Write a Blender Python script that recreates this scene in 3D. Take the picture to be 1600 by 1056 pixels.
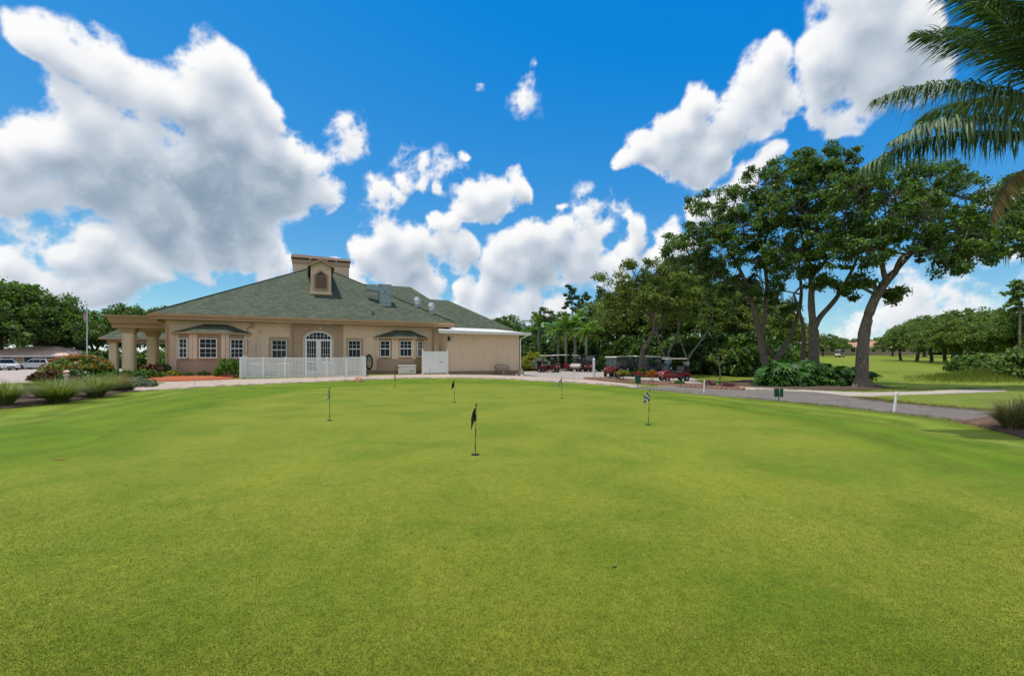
import bpy, bmesh, math, random
import numpy as np
from mathutils import Vector, Matrix
from mathutils.geometry import delaunay_2d_cdt

for o in list(bpy.data.objects):
    bpy.data.objects.remove(o, do_unlink=True)
scene = bpy.context.scene
COL = scene.collection
R = math.radians

# ------------------------------------------------------------------ camera
FPX, HORIZON, EYE = 711.11, 560.0, 1.6          # 16 mm lens on a 36 mm sensor
cam_data = bpy.data.cameras.new('camera')
cam_data.sensor_width = 36.0
cam_data.lens = 16.0
cam_data.shift_y = 32.0 / 1600.0
cam_data.clip_start = 0.05
cam_data.clip_end = 4000.0
cam = bpy.data.objects.new('camera', cam_data)
COL.objects.link(cam)
cam.location = (0, 0, EYE)
cam.rotation_euler = (R(90), 0, 0)
scene.camera = cam
scene.render.resolution_x = 1024
scene.render.resolution_y = 675

# ------------------------------------------------------------------ sun, sky
SUN_DIR = Vector((-0.235, 0.015, 0.965)).normalized()       # towards the sun
sun_el = math.asin(SUN_DIR.z)
sun_data = bpy.data.lights.new('sun', 'SUN')
sun_data.energy = 3.9
sun_data.angle = R(0.53)
sun_data.color = (1.0, 0.945, 0.85)
sun = bpy.data.objects.new('sun', sun_data)
COL.objects.link(sun)
sun.rotation_euler = (-SUN_DIR).to_track_quat('-Z', 'Y').to_euler()

scene.view_settings.view_transform = 'Standard'
scene.view_settings.look = 'None'
scene.view_settings.exposure = 0.0
scene.view_settings.gamma = 1.0
scene.view_settings.use_curve_mapping = False
scene.render.engine = 'CYCLES'

world = bpy.data.worlds.new('World')
scene.world = world
world.use_nodes = True
SKY_STRENGTH = 0.12
SKY_GAIN = (1.25, 1.05, 0.32)
SKY_LIFT = (-0.115, 0.025, 0.55)

def pix_dir(x, y):
    return Vector(((x - 800) / FPX, 1.0, (HORIZON - y) / FPX)).normalized()

# cumulus banks in the sky: (x, y, radius) read off the photograph, turned into directions; the rest of the dome is random
CLOUDS = [
 # big bank, left
 (45,50,42),(105,70,56),(165,100,62),(215,150,62),(120,165,62),(270,165,62),(340,130,50),(395,165,40),(335,195,78),
 (415,235,70),(200,235,95),(95,215,70),(20,235,62),(20,285,60),(305,275,115),(420,290,78),(470,235,40),(488,300,40),(150,290,85),
 (60,290,60),(235,340,85),(330,350,70),(170,385,50),(395,340,55),(270,395,52),(500,330,20),(330,395,45),(215,415,45),(375,400,28),(410,390,22),
 # low streaks on the left
 (35,430,48),(100,455,52),(185,450,42),(20,408,26),(130,400,30),(235,440,24),(300,440,26),(20,470,40),(400,425,22),(440,410,16),
 # small puffs
 (665,250,16),(668,275,13),(628,285,14),(618,305,13),(572,283,10),(700,290,12),(727,238,10),
 # middle banks
 (785,282,30),(803,298,24),(750,300,32),(722,325,26),(680,342,18),(700,345,20),(765,325,22),(605,365,36),(640,380,38),(588,398,36),(680,388,36),(715,405,36),(635,420,44),(575,395,24),
 (795,395,36),(828,372,34),(865,378,44),(910,380,34),(780,425,40),(840,415,48),(900,420,42),(928,398,32),(985,368,26),(1035,350,26),(1085,325,24),(985,400,34),(1040,385,36),
 (957,345,14),(905,328,11),(870,320,9),(950,415,32),(570,330,9),(880,345,14),(935,360,16),
 (770,470,34),(825,476,36),(720,472,26),(870,488,34),(660,452,26),(555,442,22),(990,435,22),(800,500,22),(530,420,14),
 # right, slanting upwards
 (1130,205,55),(1165,165,56),(1060,195,42),(1085,150,32),(1205,135,40),(1222,100,28),(1225,165,34),(1020,235,36),(1070,245,46),(1115,240,34),(1085,270,22),(985,255,18),(1185,195,30),
 # far right
 (1350,25,70),(1425,35,56),(1315,85,58),(1385,105,70),(1300,140,50),(1435,105,40),(1285,185,34),(1330,165,46),(1400,60,60),(1360,-20,80),(1330,-80,70),(1300,205,24),
 (1195,262,24),(1160,290,30),(1120,310,30),
 # low on the right

]
WISPS = [(540,208,46),(556,198,26),(522,215,24),(1500,432,60),(1585,428,50),(1440,455,60),(1360,470,60),(1490,475,70),(1400,440,50),(1400,500,60),(1320,490,60),(1540,492,60),(1460,505,60),(1340,520,50),(560,470,40),(460,440,40),(818,165,36),(825,135,24),(805,185,18),(840,100,14),(750,135,12),(1560,330,50),(60,365,60),(700,265,40),(590,310,40),(640,260,40),(930,320,50),(1130,60,18)]
rnd = random.Random(5)
blobs = []
for (x, y, r) in CLOUDS:
    d = pix_dir(x, y); c = d.y
    blobs.append((d, r / FPX * max(0.3, c) ** 1.45, 1.0))
for (x, y, r) in WISPS:
    d = pix_dir(x, y); c = d.y
    blobs.append((d, r / FPX * max(0.3, c) ** 1.45, 0.42))
n = 0
while n < 64:                                   # same kind of banks on the unseen dome, multiplied for neutral fill light
    az = rnd.uniform(0, 2 * math.pi); el = rnd.uniform(R(6), R(70))
    d = Vector((math.sin(az) * math.cos(el), math.cos(az) * math.cos(el), math.sin(el)))
    if d.y > 0.40 or d.dot(SUN_DIR) > 0.95:
        continue
    for k in range(3):
        q = (d + Vector((rnd.gauss(0, .09), rnd.gauss(0, .09), rnd.gauss(0, .04)))).normalized()
        blobs.append((q, rnd.uniform(.08, .17), 1.0))
    n += 1

wt = world.node_tree
wt.nodes.clear()
N, L = wt.nodes, wt.links
out = N.new('ShaderNodeOutputWorld')
bg = N.new('ShaderNodeBackground')
bg.inputs['Strength'].default_value = SKY_STRENGTH
sky = N.new('ShaderNodeTexSky')
sky.sky_type = 'NISHITA'
sky.sun_disc = False
sky.sun_elevation = sun_el
sky.sun_rotation = math.atan2(SUN_DIR.x, SUN_DIR.y)
sky.altitude = 0
sky.air_density = 1.0
sky.dust_density = 0.0
sky.ozone_density = 10.0
# the photograph is graded to a strong azure: one linear step per channel over the whole dome
def vop(op, *a):
    m_ = N.new('ShaderNodeVectorMath'); m_.operation = op
    for i_, v in enumerate(a):
        if isinstance(v, tuple): m_.inputs[i_].default_value = v
        else: L.new(v, m_.inputs[i_])
    return m_.outputs[0]
c1 = vop('MULTIPLY_ADD', sky.outputs[0], tuple(v * SKY_STRENGTH for v in SKY_GAIN), SKY_LIFT)
c2 = vop('MAXIMUM', c1, (0.004, 0.02, 0.05))
c3 = vop('MULTIPLY', c2, (1 / SKY_STRENGTH,) * 3)
L.new(c3, bg.inputs['Color'])
L.new(bg.outputs[0], out.inputs[0])

# ------------------------------------------------------------------ cloud banks on a far dome
GREYS = [(310,310,115,.8),(400,300,80,.6),(190,290,85,.55),(110,300,60,.45),(250,355,60,.6),(350,345,70,.7),(430,320,50,.4),(240,230,60,.25),  # shaded undersides of the clouds, painted into their colour
         (860,425,60,.30),(650,415,45,.28),(910,420,40,.22),(740,420,40,.2),(1130,230,50,.22),(1340,150,60,.3),(1300,190,50,.35),(1390,90,60,.22),(1060,225,40,.18),
         (800,475,60,.2),(1450,470,110,.3),(110,450,80,.25)]
DOME_R = 2600.0

_rng = np.random.RandomState(11)
_PERM = np.concatenate([_rng.permutation(256)] * 3)
_GRD = _rng.normal(size=(256, 3)); _GRD /= np.linalg.norm(_GRD, axis=1)[:, None]
def perlin(P):
    I = np.floor(P).astype(np.int64); Fr = P - I; I &= 255
    U = Fr * Fr * Fr * (Fr * (Fr * 6 - 15) + 10)
    res = np.zeros(len(P))
    for dx in (0, 1):
        for dy in (0, 1):
            for dz in (0, 1):
                h = _PERM[_PERM[_PERM[I[:, 0] + dx] + I[:, 1] + dy] + I[:, 2] + dz]
                g = _GRD[h]
                dt = g[:, 0] * (Fr[:, 0] - dx) + g[:, 1] * (Fr[:, 1] - dy) + g[:, 2] * (Fr[:, 2] - dz)
                w = (U[:, 0] if dx else 1 - U[:, 0]) * (U[:, 1] if dy else 1 - U[:, 1]) * (U[:, 2] if dz else 1 - U[:, 2])
                res += w * dt
    return res * 1.6
def fbm(P, scale, octs, rough=.55, billow=False):
    a, tot, out_ = 1.0, 0.0, np.zeros(len(P))
    for k_ in range(octs):
        n_ = perlin(P * scale + 17.3 * k_)
        if billow: n_ = 0.55 - 1.6 * np.abs(n_)
        out_ += a * n_; tot += a; a *= rough; scale *= 2.03
    return out_ / tot

def banks(P):
    """coarse field: P (n,3) unit directions -> bank density, grey"""
    W = np.stack([fbm(P + o_, 7.0, 3) for o_ in (0.0, 9.1, 4.7)], -1)
    Q = P + W * 0.055
    acc = np.zeros(len(P))
    for (c, r, wt_) in blobs:
        d = np.linalg.norm(Q - np.array(c), axis=1)
        v = np.clip(1 - d / (r * 1.30), 0, 1) * wt_
        kk = 0.18
        h = np.clip(kk - np.abs(acc - v), 0, None) / kk
        acc = np.where((acc > 0) & (v > 0), np.maximum(acc, v) + h * h * h * kk / 6, np.maximum(acc, v))
    grey = np.zeros(len(P))
    for (x, y, r, g) in GREYS:
        c = pix_dir(x, y); rr = r / FPX * max(.3, c.y) ** 1.45
        d = np.linalg.norm(Q - np.array(c), axis=1)
        grey = np.maximum(grey, g * np.clip(1 - (d / (rr * 1.35)) ** 2, 0, 1))
    return acc, grey

def upsample(A, f):
    h, w = A.shape
    y = np.linspace(0, h - 1, (h - 1) * f + 1); x = np.linspace(0, w - 1, (w - 1) * f + 1)
    y0 = np.minimum(y.astype(int), h - 2); x0 = np.minimum(x.astype(int), w - 2)
    ty = (y - y0)[:, None]; tx = (x - x0)[None, :]
    B = A[y0] * (1 - ty) + A[y0 + 1] * ty
    return B[:, x0] * (1 - tx) + B[:, x0 + 1] * tx

def cloud_sheet(az0, az1, el0, el1, step, f):
    na = int((az1 - az0) / step) + 1; ne = int((el1 - el0) / step) + 1
    def dirs(na_, ne_):
        A, E = np.meshgrid(np.radians(np.linspace(az0, az1, na_)), np.radians(np.linspace(el0, el1, ne_)))
        return np.stack([np.sin(A) * np.cos(E), np.cos(A) * np.cos(E), np.sin(E)], -1).reshape(-1, 3)
    B, G = banks(dirs(na, ne))
    B = upsample(B.reshape(ne, na), f); G = upsample(G.reshape(ne, na), f)
    NE, NA = B.shape
    P = dirs(NA, NE)
    B = B.ravel(); G = G.ravel()
    sel = B > 0.012
    def total(sel_, up):
        """cloud density, looked up a little towards the sun"""
        n_ = np.zeros(len(P)); Pq = P[sel_]
        n1 = fbm(Pq, 13.0, 7, .60); n2 = fbm(Pq, 26.0, 5, .62, True)
        n_[sel_] = 0.80 * n1 + 0.62 * n2
        return n_
    n_ = total(sel, 0)
    gate = np.clip(B / .26, 0, 1)
    dn = B * 1.0 + (n_ - .06) * gate * .58
    alpha = np.clip((dn - .14) / .34, 0, 1); alpha = alpha * alpha * (3 - 2 * alpha)
    # self-shadowing: how much cloud lies above (towards the sun) along a few steps
    D2 = np.clip(dn, 0, None).reshape(NE, NA)
    st_deg = step / f
    def blur(A_, k_):
        for ax in (0, 1):
            pad = [(0, 0), (0, 0)]; pad[ax] = (k_ + 1, k_)
            c_ = np.cumsum(np.pad(A_, pad, mode='edge'), axis=ax); n0 = A_.shape[ax]
            A_ = (np.take(c_, range(2 * k_ + 1, 2 * k_ + 1 + n0), ax) - np.take(c_, range(0, n0), ax)) / (2 * k_ + 1)
        return A_
    kb = max(1, int(round(.5 / st_deg)))
    D2 = .72 * blur(blur(np.clip(D2, 0, .95), kb), kb) + .28 * D2
    occ = np.zeros_like(D2)
    for (dx, dy, w_) in ((-.10, .35, .30), (-.25, .8, .26), (-.5, 1.6, .22), (-.8, 2.8, .16)):
        kx = int(round(dx / st_deg)); ky = max(1, int(round(dy / st_deg)))
        sh = np.roll(D2, (-ky, -kx), axis=(0, 1)); sh[-ky:] = 0
        occ += w_ * np.clip(sh - D2 * .55 + .02, -.3, .6)
    occ = occ.ravel()
    shade = np.clip(occ * 1.15 * np.clip(B / .4, .1, 1) - .04, 0, .5) + G * (.46 - .3 * n_) * np.clip((dn - .3) / .35, 0, 1)
    idx = np.arange(NA * NE).reshape(NE, NA)
    q = np.stack([idx[:-1, :-1], idx[:-1, 1:], idx[1:, 1:], idx[1:, :-1]], -1).reshape(-1, 4)
    q = q[(alpha[q].max(1) > 0.003)]
    used = np.unique(q); remap = -np.ones(NA * NE, int); remap[used] = np.arange(len(used))
    return P[used] * DOME_R, remap[q], alpha[used], shade[used]

V, Fq, DD, GG = [], [], [], []
nv = 0
for (a0, a1, e0, e1, st, f) in ((-51, 51, 0.5, 45.5, 0.48, 4), (51, 309, 0.5, 70, 1.2, 1)):
    v, fc, d, g = cloud_sheet(a0, a1, e0, e1, st, f)
    V.append(v); Fq.append(fc + nv); DD.append(d); GG.append(g); nv += len(v)
V = np.concatenate(V); Fq = np.concatenate(Fq)

def np_mesh(name, verts, faces, k):
    me_ = bpy.data.meshes.new(name)
    verts = np.asarray(verts, np.float32); faces = np.asarray(faces, np.int32)
    me_.vertices.add(len(verts)); me_.vertices.foreach_set('co', verts.ravel())
    me_.loops.add(faces.size); me_.loops.foreach_set('vertex_index', faces.ravel())
    me_.polygons.add(len(faces)); me_.polygons.foreach_set('loop_start', np.arange(len(faces), dtype=np.int32) * k)
    me_.update(calc_edges=True)
    return me_
me = np_mesh('sky', V, Fq, 4)
for nm, arr in (('cover', np.concatenate(DD)), ('shade', np.concatenate(GG))):
    at_ = me.attributes.new(nm, 'FLOAT', 'POINT'); at_.data.foreach_set('value', arr.astype(np.float32))
sky_o = bpy.data.objects.new('sky', me); COL.objects.link(sky_o); sky_o['kind'] = 'structure'
cm = bpy.data.materials.new('cloud'); cm.use_nodes = True
cm.node_tree.nodes.clear(); N, L = cm.node_tree.nodes, cm.node_tree.links
out = N.new('ShaderNodeOutputMaterial')
def attr(nm):
    a = N.new('ShaderNodeAttribute'); a.attribute_name = nm; return a.outputs['Fac']
ramp = N.new('ShaderNodeValToRGB'); cr = ramp.color_ramp
cr.elements[0].position = 0.0; cr.elements[0].color = (.98, .98, .98, 1)
cr.elements[1].position = 1.0; cr.elements[1].color = (.17, .26, .36, 1)
for pz, c in ((.12, (.86, .88, .91, 1)), (.3, (.62, .68, .76, 1)), (.6, (.34, .43, .53, 1))):
    e = cr.elements.new(pz); e.color = c
L.new(attr('shade'), ramp.inputs[0])
em = N.new('ShaderNodeEmission'); L.new(ramp.outputs[0], em.inputs['Color']); em.inputs['Strength'].default_value = 1.0
tr = N.new('ShaderNodeBsdfTransparent')
mx = N.new('ShaderNodeMixShader'); L.new(attr('cover'), mx.inputs[0]); L.new(tr.outputs[0], mx.inputs[1]); L.new(em.outputs[0], mx.inputs[2])
L.new(mx.outputs[0], out.inputs['Surface'])
cm.cycles.emission_sampling = 'NONE'
me.materials.append(cm)

# ------------------------------------------------------------------ helpers
def tag(o, label=None, cat=None, group=None, kind=None):
    if label: o['label'] = label
    if cat: o['category'] = cat
    if group: o['group'] = group
    if kind: o['kind'] = kind
    return o
def thing(name, label, cat, loc=(0, 0, 0), rz=0.0, group=None, scale=None):
    o = bpy.data.objects.new(name, None); COL.objects.link(o)
    o.empty_display_size = .2
    o.location = loc; o.rotation_euler = (0, 0, rz)
    if scale: o.scale = scale if isinstance(scale, tuple) else (scale,) * 3
    return tag(o, label, cat, group)
def link_mesh(name, me_, mat, parent=None, loc=None, rz=None, kind=None):
    if mat is not None and not me_.materials: me_.materials.append(mat)
    o = bpy.data.objects.new(name, me_); COL.objects.link(o)
    if parent is not None: o.parent = parent
    if loc is not None: o.location = loc
    if rz is not None: o.rotation_euler = (0, 0, rz)
    if kind: o['kind'] = kind
    return o
def copy_tree(o, parent=None, mats=None):
    c = o.copy(); COL.objects.link(c); c.parent = parent
    base = o.name.split('.')[0]
    if mats and base in mats and c.type == 'MESH':
        c.material_slots[0].link = 'OBJECT'; c.material_slots[0].material = mats[base]
    for ch in list(o.children): copy_tree(ch, c, mats)
    return c

class MB:
    """collects simple solids into one mesh"""
    def __init__(s): s.v, s.f, s.uv = [], [], {}
    def add(s, verts, faces, uvs=None):
        b = len(s.v); s.v += [tuple(p) for p in verts]
        for i, fc in enumerate(faces):
            if uvs: s.uv[len(s.f)] = uvs[i]
            s.f.append(tuple(b + k for k in fc))
    def box(s, x0, x1, y0, y1, z0, z1):
        s.add([(x0, y0, z0), (x1, y0, z0), (x1, y1, z0), (x0, y1, z0), (x0, y0, z1), (x1, y0, z1), (x1, y1, z1), (x0, y1, z1)],
              [(0, 3, 2, 1), (4, 5, 6, 7), (0, 1, 5, 4), (1, 2, 6, 5), (2, 3, 7, 6), (3, 0, 4, 7)])
        return s
    def hexa(s, p):                                   # 8 corners, bottom 4 then top 4
        s.add(p, [(0, 3, 2, 1), (4, 5, 6, 7), (0, 1, 5, 4), (1, 2, 6, 5), (2, 3, 7, 6), (3, 0, 4, 7)]); return s
    def prism(s, poly, z0, z1):                       # vertical prism from a plan polygon (ccw)
        n_ = len(poly)
        s.add([(x, y, z0) for x, y in poly] + [(x, y, z1) for x, y in poly],
              [tuple(range(n_))[::-1], tuple(range(n_, 2 * n_))] + [(i, (i + 1) % n_, n_ + (i + 1) % n_, n_ + i) for i in range(n_)])
        return s
    def extrude_y(s, prof, y0, y1):                   # profile in x-z
        n_ = len(prof)
        s.add([(x, y0, z) for x, z in prof] + [(x, y1, z) for x, z in prof],
              [tuple(range(n_)), tuple(range(n_, 2 * n_))[::-1]] + [((i + 1) % n_, i, n_ + i, n_ + (i + 1) % n_) for i in range(n_)])
        return s
    def tube(s, pts, rad, n_=8, cap=True, rough=0.0, rr=None):
        pts = [Vector(p) for p in pts]
        if not isinstance(rad, (list, tuple)): rad = [rad] * len(pts)
        b = len(s.v); up = Vector((0, 0, 1))
        for i, p in enumerate(pts):
            t = (pts[min(i + 1, len(pts) - 1)] - pts[max(i - 1, 0)])
            t = t.normalized() if t.length > 1e-9 else Vector((0, 0, 1))
            a = t.cross(up if abs(t.z) < .95 else Vector((0, 1, 0))).normalized(); c = t.cross(a)
            for k in range(n_):
                an = 2 * math.pi * k / n_
                s.v.append(tuple(p + (a * math.cos(an) + c * math.sin(an)) * (rad[i] * (1 + rough * (.7 * math.sin(3 * an + i * .5) + rr.gauss(0, .6))) if rough else rad[i])))
        for i in range(len(pts) - 1):
            for k in range(n_):
                k2 = (k + 1) % n_
                s.f.append((b + i * n_ + k, b + i * n_ + k2, b + (i + 1) * n_ + k2, b + (i + 1) * n_ + k))
        if cap:
            s.f.append(tuple(b + k for k in range(n_))[::-1]); e_ = b + (len(pts) - 1) * n_
            s.f.append(tuple(e_ + k for k in range(n_)))
        return s
    def lathe(s, prof, c=(0, 0, 0), n_=16, axis='z'):
        b = len(s.v)
        for (r, z) in prof:
            for k in range(n_):
                an = 2 * math.pi * k / n_
                x, y = r * math.cos(an), r * math.sin(an)
                p = (x, y, z) if axis == 'z' else ((x, z, y) if axis == 'y' else (z, x, y))
                s.v.append((c[0] + p[0], c[1] + p[1], c[2] + p[2]))
        for i in range(len(prof) - 1):
            for k in range(n_):
                k2 = (k + 1) % n_
                s.f.append((b + i * n_ + k, b + i * n_ + k2, b + (i + 1) * n_ + k2, b + (i + 1) * n_ + k))
        s.f.append(tuple(b + k for k in range(n_))[::-1]); e_ = b + (len(prof) - 1) * n_
        s.f.append(tuple(e_ + k for k in range(n_)))
        return s
    def mesh(s, name, smooth=False, bevel=0.0):
        me_ = bpy.data.meshes.new(name); me_.from_pydata(s.v, [], s.f)
        if s.uv:
            ul = me_.uv_layers.new(name='UVMap')
            for i, p in enumerate(me_.polygons):
                if i in s.uv:
                    for k, li in enumerate(p.loop_indices): ul.data[li].uv = s.uv[i][k]
        bm = bmesh.new(); bm.from_mesh(me_)
        bmesh.ops.recalc_face_normals(bm, faces=bm.faces)
        if bevel > 0:
            ed = [e_ for e_ in bm.edges if len(e_.link_faces) == 2 and e_.calc_face_angle(0) > .6]
            bmesh.ops.bevel(bm, geom=ed, offset=bevel, segments=2, affect='EDGES', profile=.6)
        bm.to_mesh(me_); bm.free()
        if smooth:
            me_.polygons.foreach_set('use_smooth', [True] * len(me_.polygons))
            me_.set_sharp_from_angle(angle=R(38))
        return me_
    def build(s, name, mat, parent=None, loc=None, rz=None, smooth=False, bevel=0.0, kind=None):
        return link_mesh(name, s.mesh(name, smooth, bevel), mat, parent, loc, rz, kind)

# ------------------------------------------------------------------ materials
def srgb(r, g, b):
    f = lambda c: (c / 255 / 12.92) if c <= 10 else ((c / 255 + .055) / 1.055) ** 2.4
    return (f(r), f(g), f(b), 1)
def new_mat(name):
    m = bpy.data.materials.new(name); m.use_nodes = True
    return m, m.node_tree.nodes, m.node_tree.links, m.node_tree.nodes['Principled BSDF']
def tex_noise(N, L, vec, scale, detail=4, rough=.55, dist=0.0):
    t = N.new('ShaderNodeTexNoise'); t.inputs['Scale'].default_value = scale; t.inputs['Detail'].default_value = detail
    t.inputs['Roughness'].default_value = rough; t.inputs['Distortion'].default_value = dist
    if vec is not None: L.new(vec, t.inputs['Vector'])
    return t
def ramp_node(N, L, fac, stops):
    r_ = N.new('ShaderNodeValToRGB'); el = r_.color_ramp.elements
    el[0].position, el[0].color = stops[0][0], stops[0][1]
    el[1].position, el[1].color = stops[-1][0], stops[-1][1]
    for p, c in stops[1:-1]:
        e_ = el.new(p); e_.color = c
    L.new(fac, r_.inputs[0]); return r_.outputs[0]
def mixc(N, L, fac, a, b, mode='MIX'):
    m_ = N.new('ShaderNodeMix'); m_.data_type = 'RGBA'; m_.blend_type = mode
    for s_, v in (('Factor', fac), ('A', a), ('B', b)):
        if isinstance(v, (int, float)): m_.inputs[s_].default_value = v
        elif isinstance(v, tuple): m_.inputs[s_].default_value = v
        else: L.new(v, m_.inputs[s_])
    return m_.outputs['Result']
def bump(N, L, B, height, strength, dist):
    b_ = N.new('ShaderNodeBump'); b_.inputs['Strength'].default_value = strength; b_.inputs['Distance'].default_value = dist
    L.new(height, b_.inputs['Height']); L.new(b_.outputs[0], B.inputs['Normal'])
def dim(c, k): return (c[0] * k, c[1] * k, c[2] * k, 1)
def surf(name, col, rough=.7, var=.15, scale=3.0, bscale=60.0, bstr=.15, bdist=.01, metal=0.0, coat=0.0, spec=.4, dirt=0.0, cracks=0.0):
    """painted or plain surface with slight mottling, fine relief and, if asked, dirt streaks"""
    m, N, L, B = new_mat(name)
    tc = N.new('ShaderNodeTexCoord'); v = tc.outputs['Object']
    t = tex_noise(N, L, v, scale, 6, .6)
    c = ramp_node(N, L, t.outputs['Fac'], [(.25, dim(col, 1 - var)), (.75, dim(col, 1 + var))])
    if dirt > 0:
        mp = N.new('ShaderNodeMapping'); mp.inputs['Scale'].default_value = (2.2, 2.2, .35); L.new(v, mp.inputs['Vector'])
        t2 = tex_noise(N, L, mp.outputs[0], 1.3, 7, .7)
        f_ = N.new('ShaderNodeMapRange'); f_.inputs['From Min'].default_value = .52; f_.inputs['From Max'].default_value = .8
        f_.inputs['To Max'].default_value = dirt; L.new(t2.outputs['Fac'], f_.inputs['Value'])
        c = mixc(N, L, f_.outputs[0], c, dim(col, .45))
    if cracks > 0:
        nd = tex_noise(N, L, v, 1.6, 5, .7); av = N.new('ShaderNodeVectorMath'); av.operation = 'MULTIPLY_ADD'; L.new(nd.outputs['Color'], av.inputs[0]); av.inputs[1].default_value = (.9, .9, 0); L.new(v, av.inputs[2])
        vo = N.new('ShaderNodeTexVoronoi'); vo.feature = 'DISTANCE_TO_EDGE'; vo.inputs['Scale'].default_value = .38; L.new(av.outputs[0], vo.inputs['Vector'])
        cf = N.new('ShaderNodeMapRange'); cf.inputs['From Min'].default_value = .004; cf.inputs['From Max'].default_value = .012; cf.inputs['To Min'].default_value = cracks; cf.inputs['To Max'].default_value = 0; L.new(vo.outputs['Distance'], cf.inputs['Value'])
        c = mixc(N, L, cf.outputs[0], c, dim(col, .35))
        st = tex_noise(N, L, v, .9, 6, .7); sf = N.new('ShaderNodeMapRange'); sf.inputs['From Min'].default_value = .55; sf.inputs['From Max'].default_value = .75; sf.inputs['To Max'].default_value = .45; L.new(st.outputs['Fac'], sf.inputs['Value'])
        c = mixc(N, L, sf.outputs[0], c, dim(col, .62))
    L.new(c, B.inputs['Base Color'])
    B.inputs['Roughness'].default_value = rough; B.inputs['Metallic'].default_value = metal
    B.inputs['Coat Weight'].default_value = coat; B.inputs['Specular IOR Level'].default_value = spec
    if bstr > 0:
        t3 = tex_noise(N, L, v, bscale, 3, .6); bump(N, L, B, t3.outputs['Fac'], bstr, bdist)
    return m
def leaf_mat(name, c_dark, c_mid, c_light, trans=.35, rough=.5, spec=.35):
    m, N, L, B = new_mat(name)
    g = N.new('ShaderNodeNewGeometry')
    c = ramp_node(N, L, g.outputs['Random Per Island'], [(0.0, c_dark), (.55, c_mid), (1.0, c_light)])
    L.new(c, B.inputs['Base Color']); B.inputs['Roughness'].default_value = rough; B.inputs['Specular IOR Level'].default_value = spec
    tl = N.new('ShaderNodeBsdfTranslucent')
    tcol = mixc(N, L, 1.0, c, (1.25, 1.35, .5, 1), 'MULTIPLY'); L.new(tcol, tl.inputs['Color'])
    mx_ = N.new('ShaderNodeMixShader'); mx_.inputs[0].default_value = trans
    L.new(B.outputs[0], mx_.inputs[1]); L.new(tl.outputs[0], mx_.inputs[2])
    L.new(mx_.outputs[0], N['Material Output'].inputs['Surface'])
    return m

M = {}
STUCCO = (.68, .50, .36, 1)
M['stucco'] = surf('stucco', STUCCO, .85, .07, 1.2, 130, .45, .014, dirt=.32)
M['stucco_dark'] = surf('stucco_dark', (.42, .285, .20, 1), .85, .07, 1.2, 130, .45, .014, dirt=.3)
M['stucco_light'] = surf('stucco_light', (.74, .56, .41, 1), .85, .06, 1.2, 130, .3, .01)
M['panel_siding'] = surf('panel_siding', (.67, .51, .365, 1), .8, .06, .8, 90, .12, .006, dirt=.2)
M['plinth'] = surf('plinth', (.29, .19, .125, 1), .85, .1, 2, 120, .3, .01)
M['fascia'] = surf('fascia', (.42, .26, .155, 1), .6, .07, 1.5, 60, .05, .004, dirt=.1)
M['gutter'] = surf('gutter', (.46, .29, .17, 1), .45, .05, 1.5, 60, .03, .003)
M['dark_trim'] = surf('dark_trim', (.085, .058, .042, 1), .7, .1, 2, 60, .1, .005)
M['cap_metal'] = surf('cap_metal', (.40, .27, .19, 1), .5, .08, 1, 20, .05, .01)
M['white_paint'] = surf('white_paint', (.78, .78, .76, 1), .5, .04, 3, 60, .05, .003)
M['vinyl'] = surf('vinyl', (.80, .80, .78, 1), .35, .03, 2, 40, .03, .002)
M['white_roof'] = surf('white_roof', (.72, .69, .65, 1), .5, .06, .7, 30, .08, .01, dirt=.2)
M['galvanized'] = surf('galvanized', (.26, .33, .35, 1), .42, .15, 4, 30, .05, .004, metal=.7)
M['aluminium'] = surf('aluminium', (.62, .63, .63, 1), .4, .1, 5, 30, .05, .004, metal=.8)
M['black_metal'] = surf('black_metal', (.018, .018, .018, 1), .45, .2, 8, 60, .05, .003)
M['black_rubber'] = surf('black_rubber', (.012, .012, .012, 1), .75, .2, 8, 60, .1, .003)
M['dark_green_paint'] = surf('dark_green_paint', (.005, .075, .042, 1), .5, .1, 5, 40, .05, .003)
M['concrete'] = surf('concrete', (.50, .42, .36, 1), .9, .12, .5, 70, .25, .01, dirt=.25)
M['box_resin'] = surf('box_resin', (.70, .66, .60, 1), .55, .04, 2, 60, .08, .004)
M['stone'] = surf('stone', (.40, .34, .30, 1), .9, .25, 6, 40, .5, .03)
M['brick_stone'] = surf('brick_stone', (.38, .20, .14, 1), .9, .25, 6, 60, .4, .02)
M['pot_clay'] = surf('pot_clay', (.42, .33, .25, 1), .85, .1, 5, 50, .2, .01)
def glass_mat(name, col):
    m, N, L, B = new_mat(name)
    B.inputs['Base Color'].default_value = col; B.inputs['Roughness'].default_value = .05; B.inputs['Specular IOR Level'].default_value = .22
    t = tex_noise(N, L, None, 1.3, 2); bump(N, L, B, t.outputs['Fac'], .06, .02)
    return m
M['glass'] = glass_mat('glass', (.006, .008, .010, 1))
M['glass_green'] = glass_mat('glass_green', (.010, .035, .033, 1))

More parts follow.
